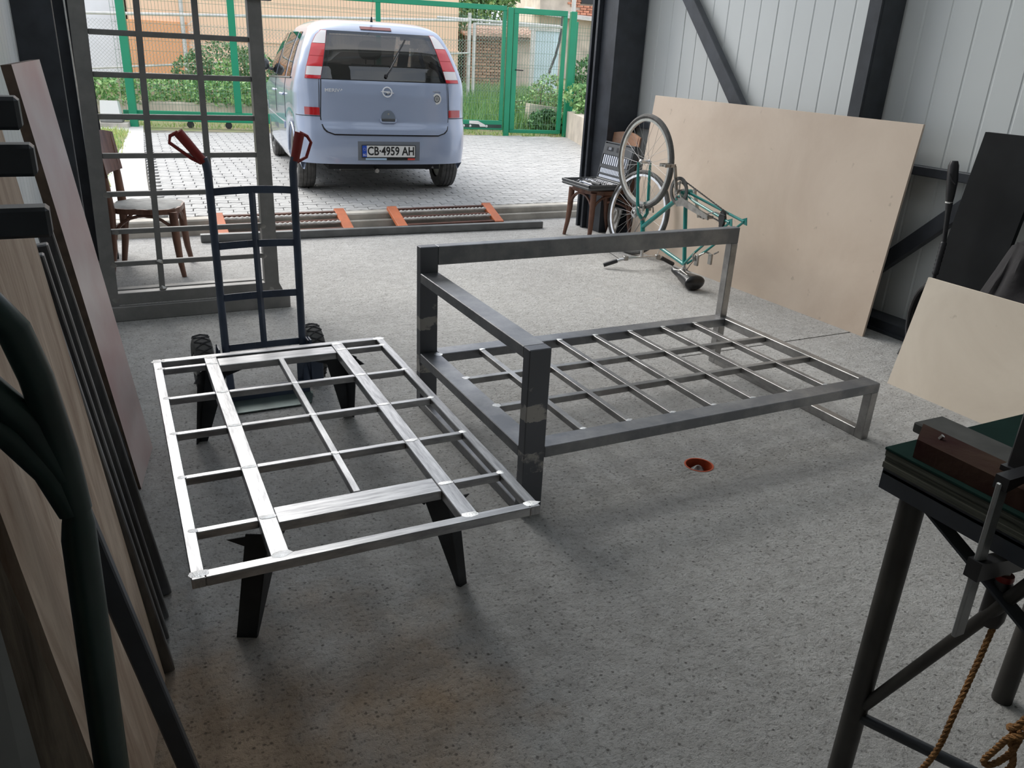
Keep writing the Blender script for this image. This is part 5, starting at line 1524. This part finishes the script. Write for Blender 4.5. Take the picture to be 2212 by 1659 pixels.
for lo, hi, nm in (((-.1, -.03, 2.18), (6.22, .03, 2.26), 'top_rail'), ((-.1, -.035, .21), (6.22, .035, .37), 'bottom_rail'), ((6.16, -.03, .37), (6.22, .03, 2.18), 'stile'), ((1.62, -.03, .37), (1.73, .03, 2.18), 'upright'), ((3.97, -.03, .37), (4.05, .03, 2.18), 'upright')):
    q = MB(); q.box(lo, hi, ch=.005); fobj(nm, q, m_green_paint, t)
fobj('wire_mesh', wires(-.1, 6.16, .37, 2.18, 0), m_wire, t, 'stuff')
q = MB(); q.box((5.0, -.045, .245), (6.2, -.035, .30)); fobj('track_plate', q, m_darkgreen, t)
for s_ in (5.5, 5.62, 5.92):
    q = MB(); q.lathe([(.0005, .012), (.022, .008), (.022, 0)], (s_, -.04, .27), (0, -1, 0), 10); fobj('roller', q, m_alu, t)
q = MB(); q.prism([(0, 0), (.16, 0), (.30, -.07), (.30, .0 - .10), (.2, -.10), (.18, -.06), (0, -.05)], (5.6, -.046, .36), (1, 0, 0), (0, 0, 1), (0, .004, 0)); fobj('white_patch', q, m_whitepaint, t)
for s_ in (.9, 1.5):
    q = MB(); q.lathe([(.0005, -.02), (.055, -.02), (.055, .02), (.0005, .02)], (s_, 0, .165), (0, 1, 0), 16); fobj('ground_wheel', q, m_blackplastic, t)
def gpost(s0, s1, h, lab, n0=-.10, n1=.0, grp=None):
    q = MB(); q.box((s0, n0, .10), (s1, n1, h), ch=.006); o = ftag('gate_post', q, m_green_paint, (s0 + s1) / 2, (n0 + n1) / 2, .10, lab, 'post', grp); return o
gpost(.0, .12, 2.5, 'thick green gate post seen through the steel grille', -.14, -.04)
gpost(6.24, 6.335, 2.24, 'green gate post between the sliding gate and the small gate', -.06, .04)
t = fthing('wicket_gate', 'narrow green wire-mesh gate right of the sliding gate', 'gate', 6.85, 0)
for lo, hi, nm in (((6.35, -.03, 2.15), (7.33, .03, 2.24), 'top_rail'), ((6.35, -.03, .165), (7.33, .03, .225), 'bottom_rail'), ((6.35, -.03, .225), (6.44, .03, 2.15), 'stile'), ((7.26, -.03, .225), (7.33, .03, 2.15), 'stile')):
    q = MB(); q.box(lo, hi, ch=.005); fobj(nm, q, m_green_paint, t)
fobj('wire_mesh', wires(6.44, 7.26, .225, 2.15, 0), m_wire, t, 'stuff')
q = MB(); q.tube([(6.42, -.03, 1.24), (6.42, -.075, 1.24), (6.55, -.075, 1.235)], .010, 8); fobj('handle', q, m_blackplastic, t)
gpost(7.40, 7.51, 2.24, 'green post right of the narrow gate, behind the leafy vine', -.02, .08)
t = fthing('mesh_fence', 'green mesh fence running on behind the door column', 'fence', 8.6, .6)
q = MB(); q.box((7.66, .55, .3), (7.74, .61, 2.10), ch=.004); fobj('post', q, m_green_paint, t)
q = MB(); q.box((9.9, .55, .3), (9.98, .61, 2.10), ch=.004); fobj('post', q, m_green_paint, t)
fobj('wire_mesh', wires(7.74, 9.9, .5, 2.05, .58), m_wire, t, 'stuff')
# gate motor
t = fthing('gate_motor', 'white box of the gate motor on a grey base, left of the thick gate post', 'gate motor', -.26, -.2)
q = MB(); q.hexa([(-.40, -.28, .23), (-.10, -.28, .23), (-.10, -.05, .23), (-.40, -.05, .23)], [(-.38, -.26, .52), (-.13, -.26, .52), (-.13, -.07, .50), (-.38, -.07, .50)]); fobj('cover', q, P('motor_white', (.8, .8, .8), .45), t)
q = MB(); q.box((-.41, -.29, .19), (-.09, -.05, .245), ch=.01); fobj('base', q, m_greyboard, t)
q = MB(); q.box((-.50, -.34, .10), (.0, .0, .19), ch=.01); fobj('plinth', q, m_kerb, t)
# planter wall at the right
q = MB(); w0 = FT(7.5, -.05, 0)
pa = [(7.905, 13.43), (8.10, 13.39), (7.30, 11.2), (6.2, 8.2), (6.02, 8.2), (7.10, 11.25)]
q.prism(pa, (0, 0, .10), (1, 0, 0), (0, 1, 0), (0, 0, .47)); tag(obj('planter_wall', q, m_plaster), 'low pale concrete planter wall beside the door column', 'wall')
q = MB(); q.prism([(8.10, 13.39), (10.5, 13.2), (9.6, 8.2), (6.2, 8.2), (7.30, 11.2)], (0, 0, .10), (1, 0, 0), (0, 1, 0), (0, 0, .40)); struct('planter_soil', q, m_soil)

# ---- left: hedge bank of ivy, bush, walls
q = MB(); q.box((-3, 1.35, .1), (3.6, 1.6, .42), ch=.02); ftag('low_wall', q, m_plaster, .3, 1.5, .1, 'low concrete wall under the ivy behind the sliding gate', 'wall')
q = MB()
leaves(q, 5200, blob_pos([(s_, 1.45 + .1 * math.sin(3 * s_), .60, .36, .22, .26) for s_ in np.arange(-2.0, 3.6, .33)]), .085, 2, .45)
ftag('ivy', q, [m_leafA, m_leafB], .5, 1.5, .3, 'band of green ivy trailing over the low wall behind the gate', 'ivy', None, 'stuff')
def plant(nm, lab, cat, s, n, z, balls, cnt, size, mats, stems=(), flat=.2, grp=None):
    t = fthing(nm, lab, cat, s, n, z, grp)
    q = MB(); leaves(q, cnt, blob_pos(balls), size, len(mats), flat); fobj('foliage', q, mats, t, 'stuff')
    if stems:
        q = MB()
        for st_ in stems: q.tube(st_[0], st_[1], 6)
        fobj('stem', q, m_bark, t)
    return t
plant('bush', 'dense olive-green bush behind the gate, left of the car', 'bush', 1.35, 2.4, .3, [(1.3, 2.4, 1.05, .65, .5, .42), (.8, 2.4, .92, .4, .4, .30), (1.85, 2.5, 1.0, .45, .45, .40), (1.25, 2.3, .6, .6, .4, .35)], 4200, .075, [m_leafC, m_leafD, m_leafA], [([(1.3, 2.4, .2), (1.3, 2.4, .9)], .03)])
plant('shrub', 'light green sprig growing out of the bush', 'shrub', 1.45, 1.95, .3, [(1.4, 1.95, .95, .22, .12, .20), (1.32, 1.95, .80, .2, .1, .12)], 260, .085, [m_leafB], [([(1.4, 1.95, .3), (1.4, 1.95, 1.0)], .01)])
def house(nm, lab, s0, s1, n0, n1, z1, m, extra=None):
    t = fthing(nm, lab, 'building', (s0 + s1) / 2, (n0 + n1) / 2, .3)
    q = MB(); q.box((s0, n0, .3), (s1, n1, z1)); fobj('wall', q, m, t)
    q = MB(); q.box((s0, n0 - .25, z1), (s1, n1 + .2, z1 + .14)); fobj('roof', q, m_tile, t)
    return t
house('white_building', 'white rendered building at the far left beyond the gate', -9, -.95, 6.2, 12, 5.2, m_whitewall)
t = house('peach_building', 'peach rendered building filling the view behind the car', -.80, 6.57, 6, 13, 5.2, m_peach)
q = MB(); q.box((-.82, 5.94, .4), (.42, 6.02, 1.80)); fobj('orange_band', q, m_orange, t)
q = MB(); q.box((.42, 5.97, 1.46), (6.59, 6.01, 1.50)); fobj('string_course', q, m_peach, t)
q = MB(); q.box((-.82, 5.93, .4), (6.6, 6.0, .72), ch=.01); fobj('plinth', q, m_plaster, t)
q = MB(); q.tube([(.33, 5.9, .6), (.33, 5.9, 4.8)], .045, 10); fobj('downpipe', q, m_whitepaint, t)
q = MB(); q.tube([(-.90, 6.0, .6), (-.90, 6.0, 5)], .05, 10); ftag('downpipe', q, m_whitepaint, -.9, 6.0, .6, 'white downpipe between the white and the peach building', 'pipe')
# lattice post and pipe fence with chain link
t = fthing('pipe_fence', 'old white pipe fence with chain link beyond the sliding gate', 'fence', 3.5, 3.2, .3)
q = MB(); q.tube([(-2.5, 3.2, 1.78), (6.4, 3.95, 2.12)], .028, 8); fobj('rail', q, m_whitepaint, t)
q = MB(); q.tube([(-2.5, 3.2, .75), (6.4, 3.95, 1.47)], .02, 8); fobj('rail', q, m_whitepaint, t)
for s_ in (.73, 3.5):
    n_ = 3.2 + (s_ + 2.5) * .084
    q = MB()
    for dx in (-.06, .06): q.bar((s_ + dx, n_, .3), (s_ + dx, n_, 1.9), .022, .022)
    for k in range(12): q.bar((s_ - .06, n_, .4 + .12 * k), (s_ + .06, n_, .4 + .12 * k + (.1 if k % 2 else -.02)), .014, .014, (0, 1, 0))
    fobj('lattice_post', q, m_whitepaint, t)
def chain(s0, s1, z0, z1, nfn, step=.07, r=.002):
    q = MB(); k = s0 - (z1 - z0)
    while k < s1:
        for sg in (1, -1):
            a0, a1 = k, k + (z1 - z0)
            c0, c1 = max(a0, s0), min(a1, s1)
            if c1 > c0:
                za, zb = z0 + (c0 - a0), z0 + (c1 - a0)
                if sg < 0: za, zb = z1 - (c0 - a0), z1 - (c1 - a0)
                q.bar((c0, nfn(c0), za), (c1, nfn(c1), zb), 2 * r, 2 * r, (0, 1, 0))
        k += step
    return q
fobj('chain_link', chain(-2.4, 6.4, .55, 1.75, lambda s_: 3.2 + (s_ + 2.5) * .084), m_wiregrey, t, 'stuff')

# ---- right: white posts, pipes, shed, sheet door, house, trees
t = fthing('white_pipe_gate', 'weathered white pipe posts and rails beyond the gate, right of the car', 'fence', 6.5, 4, .4)
for s_, h, r_ in ((6.42, 2.28, .042), (6.53, 2.09, .036)):
    q = MB(); q.tube([(s_, 4, .35), (s_ - .0, 4, h)], r_, 10); fobj('post', q, m_whitepaint, t)
for a_, b_ in (((5.7, 4, 2.155), (8.5, 4, 2.12)), ((6.53, 4, 2.07), (8.6, 4, 2.10))):
    q = MB(); q.tube([a_, b_], .026, 8); fobj('rail', q, m_whitepaint, t)
fobj('chain_link', chain(6.55, 8.4, .6, 2.06, lambda s_: 4.05), m_wiregrey, t, 'stuff')
# brick shed: each brick of the near wall a piece
t = fthing('brick_shed', 'low brown brick shed with a tiled lean-to roof behind the white posts', 'shed', 8.2, 9, .5)
q = MB(); q.box((7.2, 8.05, .45), (9.35, 10.5, 1.98)); wl = fobj('wall', q, m_mortar, t)
bq = MB(); bq.box((0, 0, 0), (.205, .06, .062), ch=.008); bme = mesh_of('brick', bq, m_brick)
row = 0; z = .62
while z < 1.84:
    s_ = 7.22 + (.11 if row % 2 else 0)
    while s_ < 8.26:
        o = bpy.data.objects.new('brick', bme); _link(o, wl)
        o.location = (s_ - BASE[t.name][0], 8.0 - BASE[t.name][1] + RNG.uniform(-.012, .012), z - BASE[t.name][2])
        s_ += .225
    z += .078; row += 1
q = MB(); q.hexa([(8.37, 8.0, .5), (9.34, 8.0, .5), (9.34, 8.06, .5), (8.37, 8.06, .5)], [(8.37, 8.0, 1.86), (9.34, 8.0, 1.95), (9.34, 8.06, 1.95), (8.37, 8.06, 1.86)]); fobj('plaster', q, m_plaster, t)
q = MB(); q.hexa([(7.1, 7.75, 1.88), (9.5, 7.75, 1.93), (9.5, 10.6, 2.24), (7.1, 10.6, 2.19)], [(7.1, 7.75, 1.94), (9.5, 7.75, 1.99), (9.5, 10.6, 2.30), (7.1, 10.6, 2.25)]); rf = fobj('roof', q, m_tile, t)
tq = MB(); tq.tube([(0, 0, 0), (0, .42, .045)], [.10, .085], 10)
tme = mesh_of('tile', tq, m_tile)
for j in range(5):
    for k in range(14):
        o = bpy.data.objects.new('tile', tme); _link(o, rf)
        o.location = (7.18 + k * .17 - BASE[t.name][0], 7.70 + j * .36 - BASE[t.name][1], 1.925 + j * .036 + k * .0035 - BASE[t.name][2])
        o.scale = (1, 1, .45)
q = MB(); q.box((7.1, 7.72, 1.82), (9.5, 7.80, 1.89)); fobj('eave_board', q, m_oldwood, t)
t = fthing('sheet_door', 'pale blue metal sheet door beside the brick shed', 'door', 8.78, 6.0, .5)
q = MB(); q.box((8.40, 5.97, .6), (8.52, 6.03, 2.10), ch=.005); fobj('frame', q, m_whitepaint, t)
for k in range(6):
    q = MB(); q.box((8.53 + k * .105, 6.0 + .008 * (k % 2), .62), (8.53 + (k + 1) * .105, 6.02, 2.08)); fobj('panel', q, m_tin, t)
q = MB(); q.box((8.36, 5.96, 2.06), (9.3, 6.06, 2.14)); fobj('lintel', q, m_whitepaint, t)
q = MB(); q.tube([(9.0, 5.4, 2.4), (8.99, 5.4, 2.05), (8.95, 5.4, 1.80), (8.88, 5.4, 1.5), (8.79, 5.4, 1.25), (8.74, 5.4, 1.1)], .032, 8)
ftag('bent_pipe', q, m_greyplastic, 8.9, 5.4, .7, 'dark bent plastic pipe hanging before the pale blue door', 'pipe')
q = MB(); q.tube([(8.98, 4.6, .3), (9.0, 4.6, 4.5)], .05, 10); ftag('utility_pole', q, m_whitepaint, 8.98, 4.6, .3, 'grey pole rising behind the narrow gate', 'pole')
t = fthing('ruined_house', 'tall pale house with broken plaster and bare bricks at the upper right', 'building', 13, 15, .8)
q = MB(); q.box((10.7, 13.1, .8), (16, 18, 5.5)); wl = fobj('wall', q, m_plaster, t)
q = MB(); q.hexa([(10.4, 12.7, 2.72), (16.3, 12.7, 2.45), (16.3, 14, 2.7), (10.4, 14, 2.9)], [(10.4, 12.7, 2.82), (16.3, 12.7, 2.55), (16.3, 14, 2.8), (10.4, 14, 3.0)]); fobj('porch_roof', q, m_whitepaint, t)
q = MB(); q.box((12.1, 13.02, 3.15), (12.55, 13.12, 3.9)); fobj('window', q, m_blackplastic, t)
bq2 = MB(); bq2.box((0, 0, 0), (.20, .07, .062), ch=.01); bme2 = mesh_of('brick', bq2, m_brickred)
for j in range(14):
    for k in range(9):
        zb_ = 2.66 + j * .075; sb_ = 11.65 + k * .225 + (.11 if j % 2 else 0)
        if zb_ > 3.1 and (sb_ > 12.05 + .1 * math.sin(j) ): continue
        if zb_ < 3.1 and sb_ < 11.8 + .12 * math.sin(j * 2.1): continue
        o = bpy.data.objects.new('brick', bme2); _link(o, wl)
        o.location = (sb_ - BASE[t.name][0], 13.03 + RNG.uniform(-.03, .02) - BASE[t.name][1], zb_ - BASE[t.name][2])
def tree(lab, s, n, z, balls, cnt, size, mats, th_, r_):
    return plant('tree', lab, 'tree', s, n, z, balls, cnt, size, mats, [([(s, n, z), (s + .05, n, z + th_ * .6), (s, n, z + th_)], [r_, r_ * .8, r_ * .5])], .2, None)
tree('leafy tree behind the brick shed, left of the pale house', 8.2, 12, .7, [(7.9, 12, 3.2, 1.2, 1.0, 1.0), (8.9, 12, 3.5, 1.0, 1, .8), (7.3, 12, 2.3, .7, .8, .8), (7.2, 11.4, 1.5, .5, .5, .6), (9.3, 12.3, 3.9, 1, 1, .8), (8.2, 11.3, 2.7, 1.2, .6, .6), (7.6, 11.2, 2.4, .6, .5, .5)], 9000, .15, [m_leafA, m_leafC, m_leafB], 2.6, .14)
tree('dark thin tree beside the corner of the peach building', 7.05, 8.6, .7, [(7.0, 8.6, 1.9, .35, .4, .9), (7.05, 8.6, 1.2, .25, .3, .5)], 1500, .11, [m_leafC, m_leafD], 1.5, .06)
plant('bush', 'tangled pale green bush behind the narrow gate', 'bush', 7.35, 1.4, .15, [(7.4, 1.5, .72, .34, .3, .30), (7.58, 1.3, .55, .26, .3, .26), (7.1, 1.6, .52, .25, .3, .22), (7.75, 2.2, .8, .35, .4, .36)], 1700, .07, [m_leafD, m_leafB, m_leafA], [([(7.35, 1.5, .15), (7.4, 1.5, .9)], .015), ([(7.55, 1.4, .15), (7.5, 1.4, .8)], .012)])
plant('weed_clump', 'low clump of pointed green leaves at the foot of the narrow gate', 'plant', 7.3, .55, .12, [(7.25, .6, .32, .35, .22, .24), (7.5, .35, .30, .2, .2, .22)], 900, .12, [m_leafA, m_leafC], (), .1)
q = MB(); q.hexa([(6.98, 1.0, .13), (7.75, 1.0, .13), (7.75, 1.3, .13), (6.98, 1.3, .13)], [(7.02, 1.02, .62), (7.7, 1.05, .55), (7.7, 1.28, .55), (7.02, 1.28, .62)]); ftag('stone_block', q, m_plaster, 7.35, 1.15, .13, 'pale stone block lying in the plants behind the narrow gate', 'stone')
plant('vine', 'leafy light green vine hanging over the planter wall', 'vine', 7.6, -.35, .45, [(7.55, -.35, .85, .30, .2, .22), (7.85, -.45, .82, .35, .25, .25), (7.62, -.55, .60, .25, .15, .22), (8.2, -.6, .9, .4, .3, .3)], 1000, .10, [m_leafB, m_leafA], [([(7.6, -.3, .45), (7.6, -.3, .9)], .012)], .3)
plant('creeper', 'dark green creeper covering the mesh fence beside the door column', 'creeper', 8.3, .75, .45, [(8.2, .8, 1.0, .5, .2, .6), (8.7, .8, 1.3, .5, .2, .6), (7.95, .8, .8, .3, .2, .4)], 2200, .09, [m_leafC, m_leafA], [([(8.2, .8, .45), (8.2, .8, 1.2)], .015)], .2)
# grass
def grass(nm, lab, n, pf, h, mats):
    q = MB()
    for _ in range(n):
        p = Vector(pf()); a = RNG.uniform(0, 6.28); hh = h * RNG.uniform(.5, 1.2); wd = Vector((math.cos(a), math.sin(a), 0)) * .006 * (1 + hh * 4)
        tip = p + Vector((RNG.normal() * hh * .3, RNG.normal() * hh * .3, hh))
        q.add([p - wd, p + wd, tip], [(0, 1, 2)], int(RNG.integers(len(mats))))
    return q
def pf_right():
    s_, n_ = RNG.uniform(5.2, 8.4), RNG.uniform(.6, 5.8); return (s_, n_, gz(n_))
q = grass('g', '', 9000, pf_right, .30, None or [m_grassA, m_leafA]); ftag('tall_grass', q, [m_grassA, m_leafA], 6.5, 2.5, .2, 'tall green grass behind the sliding gate, right of the car', 'grass', None, 'stuff')
def pf_gate():
    s_, n_ = RNG.uniform(-2, 8.0), RNG.uniform(-.05, .9); return (s_, n_, .11)
q = grass('g', '', 4500, pf_gate, .07, [m_grassA, m_grassB]); ftag('short_grass', q, [m_grassA, m_grassB], 3, .3, .1, 'strip of short yellowish grass under the sliding gate', 'grass', None, 'stuff')
pg = [(-1.5, 8.2), (.02, 8.2), (.10, 9.8), (.16, 10.6), (.33, 12.0), (.50, 14.0), (.30, 14.4), (-1.5, 14.6)]
def inpoly(x, y, p):
    c = False
    for (x0_, y0_), (x1_, y1_) in zip(p, p[1:] + p[:1]):
        if (y0_ > y) != (y1_ > y) and x < (x1_ - x0_) * (y - y0_) / (y1_ - y0_) + x0_: c = not c
    return c
def pf_lawn():
    while True:
        x, y = RNG.uniform(-1.0, .55), RNG.uniform(8.2, 14.5)
        if inpoly(x, y, pg): return (x + RNG.normal() * .03, y + RNG.normal() * .05, .12)
q = grass('g', '', 7000, pf_lawn, .075, [m_grassA, m_grassB])
q.m = [int(i) for i in q.m]
tag(obj('lawn', q, [m_grassA, m_grassB]), 'strip of yellow-green lawn left of the concrete path', 'grass', None, 'stuff')
q = MB(); q.prism(pg, (0, 0, .118), (1, 0, 0), (0, 1, 0), (0, 0, .008)); struct('lawn_soil', q, m_soil)
